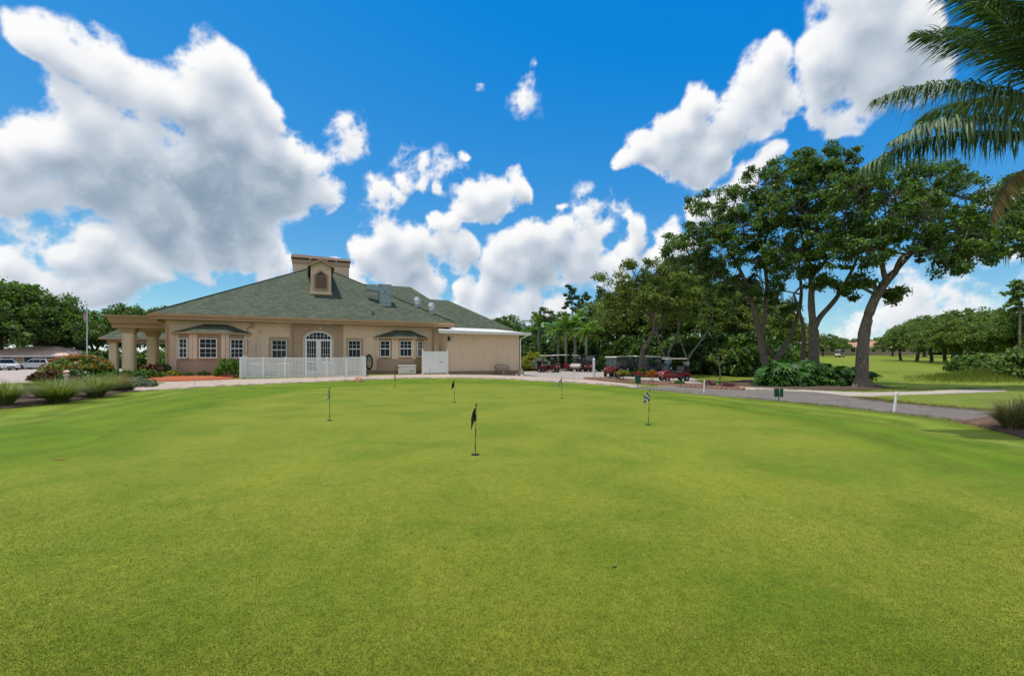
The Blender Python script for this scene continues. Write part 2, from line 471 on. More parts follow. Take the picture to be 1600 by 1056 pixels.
def shingle_mat():
    m, N, L, B = new_mat('shingle')
    uv = N.new('ShaderNodeUVMap')
    br = N.new('ShaderNodeTexBrick'); L.new(uv.outputs[0], br.inputs['Vector'])
    br.offset = .37; br.offset_frequency = 2; br.squash = 1.0
    br.inputs['Scale'].default_value = 1.0; br.inputs['Mortar Size'].default_value = .012; br.inputs['Mortar Smooth'].default_value = .3
    br.inputs['Brick Width'].default_value = .34; br.inputs['Row Height'].default_value = .16
    br.inputs['Color1'].default_value = (.078, .098, .068, 1); br.inputs['Color2'].default_value = (.142, .166, .118, 1)
    br.inputs['Mortar'].default_value = (.035, .048, .03, 1); br.inputs['Bias'].default_value = -.1
    tc = N.new('ShaderNodeTexCoord')
    t = tex_noise(N, L, tc.outputs['Object'], .8, 5, .6); t2 = tex_noise(N, L, tc.outputs['Object'], 45, 3, .6)
    c = mixc(N, L, .45, br.outputs['Color'], ramp_node(N, L, t.outputs['Fac'], [(.3, (.8, .82, .78, 1)), (.7, (1.15, 1.15, 1.12, 1))]), 'MULTIPLY')
    c = mixc(N, L, .35, c, ramp_node(N, L, t2.outputs['Fac'], [(.3, (.6, .6, .6, 1)), (.7, (1.35, 1.35, 1.35, 1))]), 'MULTIPLY')
    c = mixc(N, L, 1.0, c, (.84, .84, .82, 1), 'MULTIPLY')
    L.new(c, B.inputs['Base Color']); B.inputs['Roughness'].default_value = .92; B.inputs['Specular IOR Level'].default_value = .2
    bump(N, L, B, br.outputs['Fac'], -.5, .02)
    return m
M['shingle'] = shingle_mat()

def turf_col(N, L, v, c_lo, c_mid, c_hi, patch, dry, dry_amt, grain, stripes=None, pscale=.55):
    """mown turf: blade grain, soft patches, dry flecks, optional mowing stripes (angle, width, amount)"""
    g1 = tex_noise(N, L, v, grain, 3, .65); g2 = tex_noise(N, L, v, grain * .28, 4, .7)
    fine = mixc(N, L, .45, g1.outputs['Fac'], g2.outputs['Fac'])
    c = ramp_node(N, L, fine, [(.30, c_lo), (.5, c_mid), (.70, c_hi)])
    g3 = tex_noise(N, L, v, 11.0, 5, .72, .3)
    c = mixc(N, L, 1.0, c, ramp_node(N, L, g3.outputs['Fac'], [(.28, (.68, .74, .6, 1)), (.5, (1, 1, 1, 1)), (.72, (1.30, 1.22, 1.3, 1))]), 'MULTIPLY')
    p1 = tex_noise(N, L, v, pscale, 6, .62, .4)
    c = mixc(N, L, 1.0, c, ramp_node(N, L, p1.outputs['Fac'], [(.38, patch), (.5, (1, 1, 1, 1)), (.62, (1.16, 1.10, 1.1, 1))]), 'MULTIPLY')
    p2 = tex_noise(N, L, v, pscale * 5.5, 6, .7, .6)
    f_ = N.new('ShaderNodeMapRange'); f_.inputs['From Min'].default_value = .54; f_.inputs['From Max'].default_value = .72
    f_.inputs['To Max'].default_value = dry_amt; L.new(p2.outputs['Fac'], f_.inputs['Value'])
    c = mixc(N, L, f_.outputs[0], c, dry)
    if stripes:
        wid, amt = stripes                              # mowing rings that run along the edge
        at_ = N.new('ShaderNodeAttribute'); at_.attribute_name = 'edge'
        nz = tex_noise(N, L, v, .5, 4, .6); ad = N.new('ShaderNodeMath'); ad.operation = 'MULTIPLY_ADD'
        L.new(nz.outputs['Fac'], ad.inputs[0]); ad.inputs[1].default_value = wid * 1.1; L.new(at_.outputs['Fac'], ad.inputs[2])
        ml = N.new('ShaderNodeMath'); ml.operation = 'MULTIPLY'; ml.inputs[1].default_value = math.pi / wid; L.new(ad.outputs[0], ml.inputs[0])
        sn = N.new('ShaderNodeMath'); sn.operation = 'SINE'; L.new(ml.outputs[0], sn.inputs[0])
        mr = N.new('ShaderNodeMapRange'); mr.inputs['From Min'].default_value = -.8; mr.inputs['From Max'].default_value = .8; L.new(sn.outputs[0], mr.inputs['Value'])
        c = mixc(N, L, 1.0, c, ramp_node(N, L, mr.outputs[0], [(.1, (1 - amt, 1 - amt, 1 - amt, 1)), (.9, (1 + amt, 1 + amt, 1 + amt * 3, 1))]), 'MULTIPLY')
    return c, fine
def turf_mat(name, inner, outer=None, blend=1.6, bstr=.5, sheen=.34):
    """turf that passes gradually into the neighbouring turf near the sheet's edge"""
    m, N, L, B = new_mat(name)
    tc = N.new('ShaderNodeTexCoord'); v = tc.outputs['Object']
    c, fine = turf_col(N, L, v, *inner)
    if outer:
        c2, _ = turf_col(N, L, v, *outer)
        at_ = N.new('ShaderNodeAttribute'); at_.attribute_name = 'edge'
        nz = tex_noise(N, L, v, 1.1, 5, .65); ad = N.new('ShaderNodeMath'); ad.operation = 'MULTIPLY_ADD'
        L.new(nz.outputs['Fac'], ad.inputs[0]); ad.inputs[1].default_value = 1.3; L.new(at_.outputs['Fac'], ad.inputs[2])
        mr = N.new('ShaderNodeMapRange'); mr.interpolation_type = 'SMOOTHSTEP'; mr.inputs['From Min'].default_value = .55; mr.inputs['From Max'].default_value = .55 + blend
        L.new(ad.outputs[0], mr.inputs['Value'])
        c = mixc(N, L, mr.outputs[0], c2, c)
    L.new(c, B.inputs['Base Color']); B.inputs['Roughness'].default_value = .9; B.inputs['Specular IOR Level'].default_value = .10
    B.inputs['Sheen Weight'].default_value = sheen; B.inputs['Sheen Roughness'].default_value = .45; B.inputs['Sheen Tint'].default_value = (.75, .80, .12, 1)
    bump(N, L, B, fine, bstr, .012)
    return m
T_GREEN = ((.080, .104, .008, 1), (.147, .178, .015, 1), (.220, .248, .030, 1), (.70, .86, .6, 1), (.24, .21, .035, 1), .42, 170, (1.1, .025))
T_FRINGE = ((.036, .078, .001, 1), (.075, .142, .002, 1), (.130, .210, .007, 1), (.62, .80, .6, 1), (.17, .20, .03, 1), .30, 90, (.55, .09))
T_LAWN = ((.055, .085, .004, 1), (.115, .165, .009, 1), (.195, .245, .028, 1), (.55, .78, .5, 1), (.27, .24, .09, 1), .55, 60, (.6, .20))
T_ROUGH = ((.050, .080, .008, 1), (.115, .150, .018, 1), (.190, .215, .040, 1), (.60, .72, .5, 1), (.34, .235, .125, 1), .85, 30)
T_FIELD = ((.085, .125, .008, 1), (.150, .190, .018, 1), (.21, .24, .040, 1), (.62, .82, .5, 1), (.30, .27, .10, 1), .6, 14, None, .10)
M['green'] = turf_mat('green', T_GREEN, T_FRINGE, 1.9)
M['fringe'] = turf_mat('fringe', T_FRINGE, T_LAWN, 1.4)
M['lawn'] = turf_mat('lawn', T_LAWN)
M['rough'] = turf_mat('rough', T_ROUGH)
M['field'] = turf_mat('field', T_FIELD, T_ROUGH, 2.5)
M['concrete_path'] = surf('concrete_path', (.42, .335, .27, 1), .92, .13, .45, 60, .25, .01, dirt=.3, cracks=.6)
M['pavement_apron'] = surf('pavement_apron', (.36, .315, .28, 1), .92, .14, .35, 60, .25, .01, dirt=.3, cracks=.6)
M['asphalt'] = surf('asphalt', (.165, .140, .118, 1), .92, .18, .5, 90, .35, .008, cracks=.7)
M['lot'] = surf('lot', (.40, .335, .295, 1), .92, .1, .2, 60, .2, .01)
M['mulch'] = surf('mulch', (.40, .105, .035, 1), .95, .45, 9, 26, .9, .05)
M['mulch_dark'] = surf('mulch_dark', (.10, .060, .040, 1), .95, .5, 8, 24, .9, .05)
M['soil'] = surf('soil', (.15, .085, .055, 1), .95, .5, 6, 24, .9, .05)
M['sand'] = surf('sand', (.40, .35, .285, 1), .95, .18, 1.5, 80, .3, .01)
def bark_mat(name, col):
    m, N, L, B = new_mat(name); tc = N.new('ShaderNodeTexCoord'); mp = N.new('ShaderNodeMapping'); mp.inputs['Scale'].default_value = (1, 1, .28); L.new(tc.outputs['Object'], mp.inputs['Vector'])
    n1 = tex_noise(N, L, mp.outputs[0], 9, 6, .7, .5); n2 = tex_noise(N, L, tc.outputs['Object'], 1.6, 5, .6)
    vo = N.new('ShaderNodeTexVoronoi'); vo.feature = 'DISTANCE_TO_EDGE'; vo.inputs['Scale'].default_value = 11; L.new(mp.outputs[0], vo.inputs['Vector'])
    c = ramp_node(N, L, n1.outputs['Fac'], [(.25, dim(col, .35)), (.5, col), (.75, dim(col, 1.9))])
    c = mixc(N, L, .8, c, ramp_node(N, L, vo.outputs['Distance'], [(0, (.35, .33, .3, 1)), (.12, (1.1, 1.1, 1.1, 1))]), 'MULTIPLY')
    f_ = N.new('ShaderNodeMapRange'); f_.inputs['From Min'].default_value = .5; f_.inputs['From Max'].default_value = .7; f_.inputs['To Max'].default_value = .6; L.new(n2.outputs['Fac'], f_.inputs['Value'])
    c = mixc(N, L, f_.outputs[0], c, (.13, .15, .095, 1)); L.new(c, B.inputs['Base Color']); B.inputs['Roughness'].default_value = .95
    h_ = mixc(N, L, .5, n1.outputs['Fac'], vo.outputs['Distance']); bump(N, L, B, h_, 1.0, .12); return m
M['bark'] = bark_mat('bark', (.17, .135, .105, 1))
M['bark_dark'] = bark_mat('bark_dark', (.095, .075, .06, 1))
M['bark_pale'] = bark_mat('bark_pale', (.27, .235, .195, 1))
M['palm_trunk'] = surf('palm_trunk', (.30, .26, .22, 1), .95, .25, 3, 14, .6, .04)
M['leaf_oak'] = leaf_mat('leaf_oak', (0.034, 0.072, 0.017, 1), (0.084, 0.167, 0.032, 1), (0.197, 0.307, 0.059, 1), .40, .45, .45)
M['leaf_oak_warm'] = leaf_mat('leaf_oak_warm', (0.059, 0.094, 0.020, 1), (0.143, 0.209, 0.039, 1), (0.307, 0.369, 0.084, 1), .40, .5, .4)
M['leaf_dark'] = leaf_mat('leaf_dark', (0.023, 0.049, 0.014, 1), (0.053, 0.108, 0.026, 1), (0.123, 0.206, 0.045, 1), .40, .5, .4)
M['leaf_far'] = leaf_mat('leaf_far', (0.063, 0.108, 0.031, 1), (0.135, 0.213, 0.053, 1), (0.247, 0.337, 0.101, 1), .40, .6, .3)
M['leaf_bright'] = leaf_mat('leaf_bright', (0.041, 0.101, 0.014, 1), (0.095, 0.203, 0.024, 1), (0.182, 0.324, 0.047, 1), .35, .45, .4)
M['leaf_philo'] = leaf_mat('leaf_philo', (0.022, 0.077, 0.014, 1), (0.049, 0.147, 0.022, 1), (0.105, 0.238, 0.039, 1), .25, .5, .3)
M['leaf_yellow'] = leaf_mat('leaf_yellow', (.16, .19, .015, 1), (.26, .27, .03, 1), (.36, .34, .05, 1), .35)
M['leaf_grey'] = leaf_mat('leaf_grey', (.12, .16, .11, 1), (.21, .26, .18, 1), (.33, .37, .28, 1), .25)
M['leaf_maroon'] = leaf_mat('leaf_maroon', (.035, .012, .010, 1), (.085, .030, .016, 1), (.17, .075, .028, 1), .3)
M['leaf_red'] = leaf_mat('leaf_red', (.16, .015, .022, 1), (.32, .035, .045, 1), (.46, .09, .09, 1), .35)
M['leaf_orange'] = leaf_mat('leaf_orange', (.22, .055, .02, 1), (.40, .13, .035, 1), (.48, .24, .06, 1), .35)
M['leaf_mauve'] = leaf_mat('leaf_mauve', (.16, .06, .09, 1), (.28, .11, .16, 1), (.36, .2, .24, 1), .35)
M['leaf_palm'] = leaf_mat('leaf_palm', (.055, .105, .045, 1), (.11, .18, .08, 1), (.20, .28, .15, 1), .28, .55, .28)
M['leaf_palm_bright'] = leaf_mat('leaf_palm_bright', (0.072, 0.168, 0.022, 1), (0.152, 0.288, 0.040, 1), (0.256, 0.416, 0.080, 1), .35, .4, .5)
M['frond_dead'] = leaf_mat('frond_dead', (.16, .105, .035, 1), (.30, .21, .075, 1), (.40, .30, .13, 1), .35)
M['blade'] = leaf_mat('blade', (0.075, 0.112, 0.027, 1), (0.180, 0.232, 0.068, 1), (0.360, 0.375, 0.150, 1), .35, .5, .3)
M['blade_warm'] = leaf_mat('blade_warm', (0.119, 0.098, 0.042, 1), (0.238, 0.210, 0.084, 1), (0.392, 0.336, 0.168, 1), .35, .5, .3)
M['reed'] = leaf_mat('reed', (.13, .17, .015, 1), (.22, .26, .03, 1), (.32, .34, .07, 1), .3)
M['moss'] = leaf_mat('moss', (0.090, 0.099, 0.072, 1), (0.180, 0.188, 0.143, 1), (0.285, 0.292, 0.225, 1), .3, .9, .1)

# ------------------------------------------------------------------ lie of the land
HX, HY = -23.9, 30.0                                # left front corner of the clubhouse eaves
HA = math.atan2(.405, .9143)
ca, sa = math.cos(HA), math.sin(HA)
def h2w(s, b): return HX + ca * s - sa * b, HY + sa * s + ca * b
def sst(a, b, x):
    t = np.clip((x - a) / (b - a), 0, 1); return t * t * (3 - 2 * t)
def gz(X, Y):
    dx, dy = X - HX, Y - HY
    s = ca * dx + sa * dy; b = -sa * dx + ca * dy
    t = sst(-9.5, -.5, b)
    zA = .36 - .62 * sst(19, 36, s) - .45 * sst(1, 9, -s)
    zR = -.30 * sst(15, 30, Y) * sst(5, 14, X)
    z = t * zA + (1 - t) * zR
    z = z + .42 * sst(36, 56, Y) * sst(-2, 6, X)
    z = z + 2.5 * sst(48, 150, Y) * sst(10, 45, X)
    return z
def gp(x, y):
    """point of the ground seen at a place in the photograph"""
    u, w = (x - 800) / FPX, (y - HORIZON) / FPX
    prev = 1.5; Yt = 1.5
    while Yt < 400:
        if EYE - w * Yt <= float(gz(u * Yt, Yt)): break
        prev = Yt; Yt *= 1.02
    lo, hi = prev, Yt
    for _ in range(30):
        mid = (lo + hi) / 2
        if EYE - w * mid <= float(gz(u * mid, mid)): hi = mid
        else: lo = mid
    return Vector((u * hi, hi, float(gz(u * hi, hi))))
def at(x, y, Yt): return Vector(((x - 800) / FPX * Yt, Yt, EYE - (y - HORIZON) / FPX * Yt))
def on(X, Y): return Vector((X, Y, float(gz(X, Y))))

def spaced(lo, hi, near0, near1, step, grow):
    a = list(np.arange(near0, near1 + 1e-6, step))
    d = step; x = near1
    while x < hi: d *= grow; x += d; a.append(min(x, hi))
    d = step; x = near0
    while x > lo: d *= grow; x -= d; a.insert(0, max(x, lo))
    return np.array(a)
xs = spaced(-1500, 1500, -50, 60, 1.0, 1.12); ys = spaced(-60, 2500, -4, 75, 1.0, 1.10)
GX, GY = np.meshgrid(xs, ys)
Vg = np.stack([GX, GY, gz(GX, GY)], -1).reshape(-1, 3)
idx = np.arange(GX.size).reshape(GX.shape)
Fg = np.stack([idx[:-1, :-1], idx[:-1, 1:], idx[1:, 1:], idx[1:, :-1]], -1).reshape(-1, 4)
gm_ = np_mesh('ground', Vg, Fg, 4); gm_.polygons.foreach_set('use_smooth', [True] * len(gm_.polygons))
tag(link_mesh('ground', gm_, M['rough']), kind='structure')

def smooth_poly(pts, k=6, closed=True):
    """Catmull-Rom through the corner points"""
    n_ = len(pts); out_ = []
    for i in range(n_ if closed else n_ - 1):
        p = [np.array(pts[(i + j) % n_ if closed else min(max(i + j, 0), n_ - 1)], float) for j in (-1, 0, 1, 2)]
        for q in range(k):
            t = q / k
            out_.append(tuple(.5 * ((2 * p[1]) + (-p[0] + p[2]) * t + (2 * p[0] - 5 * p[1] + 4 * p[2] - p[3]) * t * t + (-p[0] + 3 * p[1] - 3 * p[2] + p[3]) * t ** 3)))
    if not closed: out_.append(tuple(pts[-1]))
    return out_
def inside(poly, P):
    x, y = P[:, 0], P[:, 1]; r_ = np.zeros(len(P), bool); n_ = len(poly)
    for i in range(n_):
        x0, y0 = poly[i]; x1, y1 = poly[(i + 1) % n_]
        c_ = ((y0 > y) != (y1 > y)) & (x < (x1 - x0) * (y - y0) / (y1 - y0 + 1e-12) + x0); r_ ^= c_
    return r_
def sheet(name, poly, lift, mat, step=.8, jitter=0.0, seed=1, bulge=0.0):
    """a sheet that follows the ground inside a plan outline, with a short skirt into the ground"""
    rr = random.Random(seed); dense = []
    n_ = len(poly)
    for i in range(n_):
        a, b = Vector(poly[i]), Vector(poly[(i + 1) % n_]); k = max(1, int((b - a).length / step))
        for j in range(k):
            p = a.lerp(b, j / k)
            dense.append((p.x + rr.uniform(-jitter, jitter), p.y + rr.uniform(-jitter, jitter)))
    A = np.array(dense); x0, y0 = A.min(0); x1, y1 = A.max(0)
    gx, gy = np.meshgrid(np.arange(x0 + step / 2, x1, step), np.arange(y0 + step / 2, y1, step))
    P = np.stack([gx.ravel(), gy.ravel()], -1); P = P[inside(dense, P)]
    if len(P):
        dm = np.min(np.linalg.norm(P[:, None, :] - A[None, :, :], axis=2), axis=1); P = P[dm > step * .45]
    pts = [Vector(p) for p in dense] + [Vector(p) for p in P]
    nb = len(dense)
    vs, es, fs, *_ = delaunay_2d_cdt(pts, [], [list(range(nb))], 1, 1e-4)
    Q = np.array([(p.x, p.y) for p in vs]); z = gz(Q[:, 0], Q[:, 1]) + lift
    if bulge > 0:
        dm = np.min(np.linalg.norm(Q[:, None, :] - A[None, :, :], axis=2), axis=1); z += bulge * (1 - np.exp(-dm / .35))
    de = np.concatenate([np.min(np.linalg.norm(Q[k_:k_ + 2000, None, :] - A[None, :, :], axis=2), axis=1) for k_ in range(0, len(Q), 2000)])
    me_ = bpy.data.meshes.new(name)
    me_.from_pydata([(q[0], q[1], zz) for q, zz in zip(Q, z)], [], [tuple(f) for f in fs])
    ea = me_.attributes.new('edge', 'FLOAT', 'POINT'); ea.data.foreach_set('value', np.clip(de, 0, 5).astype(np.float32))
    bm = bmesh.new(); bm.from_mesh(me_); bmesh.ops.recalc_face_normals(bm, faces=bm.faces)
    if bm.faces and sum(f.normal.z for f in bm.faces) < 0: bmesh.ops.reverse_faces(bm, faces=bm.faces)
    for f in bm.faces: f.smooth = True
    be = [e_ for e_ in bm.edges if len(e_.link_faces) == 1]
    ex = bmesh.ops.extrude_edge_only(bm, edges=be)
    for v_ in ex['geom']:
        if isinstance(v_, bmesh.types.BMVert): v_.co.z -= lift + .06
    bm.to_mesh(me_); bm.free()
    return tag(link_mesh(name, me_, mat), kind='structure')
def gpl(pix): return [tuple(gp(x, y)[:2]) for x, y in pix]

# lawn round the green, the fringe ring and the green itself
lawn_px = [(-60, 655), (0, 638), (60, 632), (130, 624), (190, 614), (250, 609), (330, 604), (400, 600.5), (480, 597), (560, 593.5), (640, 591), (720, 590.5), (800, 592.5), (880, 597), (960, 602.5),
           (1040, 611), (1120, 618), (1220, 628), (1320, 637), (1400, 646), (1500, 658), (1560, 672), (1640, 690)]
lawn = gpl(lawn_px) + [(14, 6), (14, -6), (-20, -6), (-20, 10)]
sheet('lawn', lawn, .012, M['lawn'], 1.0)
fringe_px = [(0, 665), (130, 640), (280, 616), (420, 603.5), (560, 596), (700, 593.5), (850, 597), (960, 604.5), (1100, 622), (1250, 642), (1420, 668), (1600, 702)]
fringe = gpl(fringe_px) + [(9.5, 5), (10, 0), (8, -5), (-9, -5), (-12.5, 0), (-13.5, 7)]
sheet('green_fringe', smooth_poly(fringe, 4), .022, M['fringe'], .7)
green_px = [(100, 705), (180, 674), (300, 637), (420, 614), (540, 603), (640, 599.5), (740, 599), (850, 602.5), (960, 612), (1080, 627), (1220, 650), (1380, 684), (1560, 740)]
green = gpl(green_px) + [(7.6, 3.5), (7.2, 0), (5, -4), (-5, -4), (-7.5, 0), (-8.3, 4)]
sheet('putting_green', smooth_poly(green, 4), .032, M['green'], .7)

# concrete walk along the clubhouse, apron for the carts, asphalt path
walk = gpl([(196, 613), (250, 609.6), (330, 604.6), (400, 601), (480, 597.5), (560, 594), (640, 591.4), (720, 591), (800, 593), (880, 597.5), (960, 603), (1010, 608)])
back = [h2w(27.5, -.8), h2w(24, -1.0), h2w(19.5, -1.6), h2w(13.6, -2.0), h2w(10, -3.0), h2w(5.3, -3.6), h2w(3, -4.2), h2w(0.5, -4.6), h2w(-1.5, -5.2), h2w(-2.6, -6.2)]
front_w = [p for p in walk]
apron_join = gpl([(1000, 602), (930, 594)])
sheet('concrete_walk', front_w + apron_join + back, .020, M['concrete_path'], .8)
apron = gpl([(914, 592), (1000, 600), (1060, 605), (1100, 600), (1085, 591), (1010, 586), (985, 579), (940, 577.5), (880, 578), (850, 579), (822, 578)]) + [h2w(28.5, 3), h2w(27.5, -.8)]
sheet('cart_apron', apron, .028, M['pavement_apron'], .9)
asph = gpl([(985, 606), (1060, 613.5), (1140, 620.5), (1219, 628), (1300, 635), (1396, 646), (1497, 658), (1560, 668), (1640, 680)]) + \
       gpl([(1700, 655), (1600, 647), (1534, 642), (1470, 637), (1401, 631), (1340, 621.5), (1274, 613.5), (1215, 611), (1155, 609.5), (1100, 607.5), (1060, 605)])
sheet('asphalt_path', asph, .036, M['asphalt'], .8)
spur = gpl([(1155, 609), (1230, 612), (1330, 619), (1400, 617.5), (1470, 615.5), (1530, 613), (1575, 611), (1540, 607), (1480, 608.5), (1420, 611.5), (1340, 612.5), (1250, 608.5), (1180, 605.5), (1120, 603.5)])
sheet('sandy_path', smooth_poly(spur, 3), .024, M['sand'], .7, .12)
# parking court on the left
sheet('parking_lot', [(-100, 110), (-100, 33), (-46, 30)] + gpl([(-10, 618), (30, 612), (95, 600), (130, 592)]) + [h2w(-9, 14), h2w(-12, 30), (-44, 90), (-60, 110)], .02, M['lot'], 3.0)
# planting beds
bedL = gpl([(-40, 650), (0, 640), (60, 634), (135, 624), (190, 614.5), (212, 607), (190, 600), (150, 598), (100, 602), (40, 608), (-30, 618)])
sheet('planting_bed', bedL, .05, M['mulch_dark'], .7, .05, bulge=.05)
sheet('planting_bed', gpl([(205, 609), (212, 603), (235, 602), (258, 599)]) + [h2w(-2.2, -3), h2w(-4, 2), h2w(-8, 6), h2w(-9.5, 2), h2w(-7, -3)], .045, M['rough'], .7, .05)
bedM = [h2w(-.2, .9), h2w(.2, -2.0), h2w(1.2, -4.4), h2w(3, -4.1), h2w(5.2, -3.5), h2w(5.25, .5), h2w(4.5, -.15), h2w(2.2, -.15), h2w(.9, .8)]
sheet('mulch_bed', bedM[::-1], .05, M['mulch'], .45, .04, bulge=.06)
isle = gpl([(912, 590.5), (948, 590), (1000, 594), (1060, 599), (1110, 602), (1152, 604), (1160, 608.5), (1110, 606.5), (1050, 602.8), (990, 598), (945, 594)])
sheet('planting_bed', isle, .06, M['soil'], .5, .03, bulge=.05)
bedR = gpl([(1498, 660), (1530, 668), (1580, 680), (1650, 700)]) + [(13.5, 9.5), (14.5, 11.5), (13, 12.3)]
sheet('planting_bed', bedR, .05, M['soil'], .5, .06, bulge=.05)
bedT = gpl([(1130, 600), (1190, 606), (1260, 609), (1345, 610), (1395, 606), (1360, 600), (1300, 596), (1230, 594), (1160, 594)])
sheet('planting_bed', bedT, .045, M['mulch_dark'], .7, .15, bulge=.05)
fair = [(18, 33), (34, 28), (60, 30), (140, 60), (200, 130), (200, 190), (60, 190), (30, 80)]
sheet('fairway', smooth_poly(fair, 4), .02, M['field'], 3.0)

# ------------------------------------------------------------------ clubhouse (local x along the front, y to the back, z from its floor)
G0 = .36
club = thing('clubhouse', 'tan stucco clubhouse with green shingle hip roof and louvred dormer', 'building', (HX, HY, G0), HA)
WALL = .65
def arch_wall():
    """front wall with the arched recess cut as a real opening"""
    m = MB()
    return m
# main walls: front wall in pieces round the openings (windows sit in the openings)
FZ = 3.86                                              # underside of the fascia
openings = [(7.08, 8.09, 1.12, 2.62), (9.30, 11.24, .02, 3.29), (12.40, 13.36, 1.32, 2.66)]
w = MB(); x = .70
for (s0, s1, z0, z1) in openings:
    w.box(x, s0, WALL, WALL + .25, -.4, FZ)
    w.box(s0, s1, WALL, WALL + .25, -.4, z0)
    w.box(s0, s1, WALL, WALL + .25, z1, FZ)
    x = s1
w.box(x, 20.15, WALL, WALL + .25, -.4, FZ)
w.box(.70, .95, WALL + .25, 19, -.4, FZ)                # left side
w.box(19.9, 20.15, WALL + .25, 8, -.4, FZ)
w.build('wall', M['stucco'], club)
MB().box(.75, 20.1, 5.0, 5.1, -.4, FZ).build('inner_wall', M['dark_trim'], club)
MB().box(.66, 20.19, WALL - .04, WALL, -.4, .30).build('plinth', M['plinth'], club)
# darker painted panels round the openings
p = MB()
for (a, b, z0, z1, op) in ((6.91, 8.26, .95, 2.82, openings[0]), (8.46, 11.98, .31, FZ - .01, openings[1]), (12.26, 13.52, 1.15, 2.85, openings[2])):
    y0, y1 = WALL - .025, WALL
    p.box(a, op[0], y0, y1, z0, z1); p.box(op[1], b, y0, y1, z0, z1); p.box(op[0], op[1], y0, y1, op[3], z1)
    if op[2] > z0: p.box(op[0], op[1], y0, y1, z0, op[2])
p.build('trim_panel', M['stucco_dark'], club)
# soffit, fascia and gutter
MB().box(0.02, 20.8, .02, WALL, FZ + .02, FZ + .06).build('soffit', M['fascia'], club)
f = MB(); f.box(0, 20.8, 0, .05, FZ, FZ + .30); f.box(0, .05, .05, 19, FZ, FZ + .30); f.box(20.75, 20.8, .05, 6.3, FZ, FZ + .30)
f.build('fascia', M['fascia'], club)
g = MB(); g.extrude_y([(0, 0), (0, 0), (0, 0)], 0, 0) if False else None
g.hexa([(-.1, -.085, FZ + .20), (20.8, -.085, FZ + .20), (20.8, -.003, FZ + .20), (-.1, -.003, FZ + .20), (-.1, -.13, FZ + .345), (20.8, -.13, FZ + .345), (20.8, -.003, FZ + .345), (-.1, -.003, FZ + .345)])
g.build('gutter', M['gutter'], club)
# downspouts
def downspout(pts, r=.055, mat='gutter'):
    MB().tube(pts, r, 8).build('downspout', M[mat], club, smooth=True)
downspout([(.15, -.04, FZ + .2), (.35, .25, FZ - .18), (.62, WALL - .12, FZ - .32), (.80, WALL - .09, FZ - .5), (.80, WALL - .09, -.2)], .075)
downspout([(8.42, -.03, FZ + .2), (8.42, .05, FZ - .05), (8.42, WALL - .09, FZ - .35), (8.42, WALL - .09, 0)], .065)
downspout([(19.1, -.03, FZ + .2), (19.1, .05, FZ - .05), (19.1, WALL - .08, FZ - .3), (19.1, WALL - .08, 0)], .06)
downspout([(12.0, WALL - .03, FZ), (12.0, WALL - .03, 1.5)], .025, 'fascia')
downspout([(6.75, WALL - .06, FZ - .6), (6.35, WALL - .06, FZ - .6), (6.22, WALL - .06, FZ - .75), (6.22, WALL - .06, .2)], .05, 'stucco_light')
downspout([(6.02, WALL - .05, 2.35), (6.02, WALL - .05, .2)], .035, 'aluminium')
downspout([(5.7, WALL - .05, FZ - .35), (5.55, WALL - .05, FZ - .45), (5.55, WALL - .05, .2)], .03, 'stucco_dark')

# ---- windows: part with panes and sash bars as sub-parts
pane_cache = {}
def pane(parent, x0, x1, z0, z1, y, mat):
    key = (round(x1 - x0, 3), round(z1 - z0, 3), mat)
    if key not in pane_cache:
        pane_cache[key] = MB().box(0, x1 - x0, 0, .012, 0, z1 - z0).mesh('pane'); pane_cache[key].materials.append(M[mat])
    link_mesh('pane', pane_cache[key], None, parent, (x0, y, z0))
def window(s, b, z, wd, ht, cols, rows_top, rows_bot, rz=0.0, fr=.06, gm='glass', split=.5, depth=.10):
    """s, b, z: lower left corner on the wall; frame stands 3 cm proud of it"""
    fw = MB(); y0, y1 = -.035, depth
    fw.box(0, fr, y0, y1, 0, ht); fw.box(wd - fr, wd, y0, y1, 0, ht)
    fw.box(fr, wd - fr, y0, y1, 0, fr); fw.box(fr, wd - fr, y0, y1, ht - fr, ht)
    mid = fr + (ht - 2 * fr) * (1 - split)
    fw.box(fr, wd - fr, y0 + .015, y1, mid - .035, mid + .035)
    o = fw.build('window', M['white_paint'], club, (s, b, z), rz)
    bars = MB(); bw = .009
    for (za, zb, rows) in ((fr, mid - .035, rows_bot), (mid + .035, ht - fr, rows_top)):
        if rows == 0: continue
        cw, rh = (wd - 2 * fr) / cols, (zb - za) / rows
        for c in range(1, cols): bars.box(fr + c * cw - bw, fr + c * cw + bw, 0.0, .05, za, zb)
        for r_ in range(1, rows): bars.box(fr + .001, wd - fr - .001, .004, .046, za + r_ * rh - bw, za + r_ * rh + bw)
        for c in range(cols):
            for r_ in range(rows):
                pane(o, fr + c * cw, fr + (c + 1) * cw, za + r_ * rh, za + (r_ + 1) * rh, .055, gm if zb < mid else 'glass')
    if bars.v: bars.build('sash_bar', M['white_paint'], o)
    if rows_bot == 0: pane(o, fr, wd - fr, fr, mid - .035, .055, gm)
    sl = MB().box(-.05, wd + .05, -.07, -.036, -.05, 0).build('sill', M['stucco_light'], o)
    return o
window(7.08, WALL + .10, 1.12, 1.01, 1.50, 3, 2, 1, gm='glass_green')
window(12.40, WALL + .10, 1.32, .96, 1.34, 3, 2, 1)
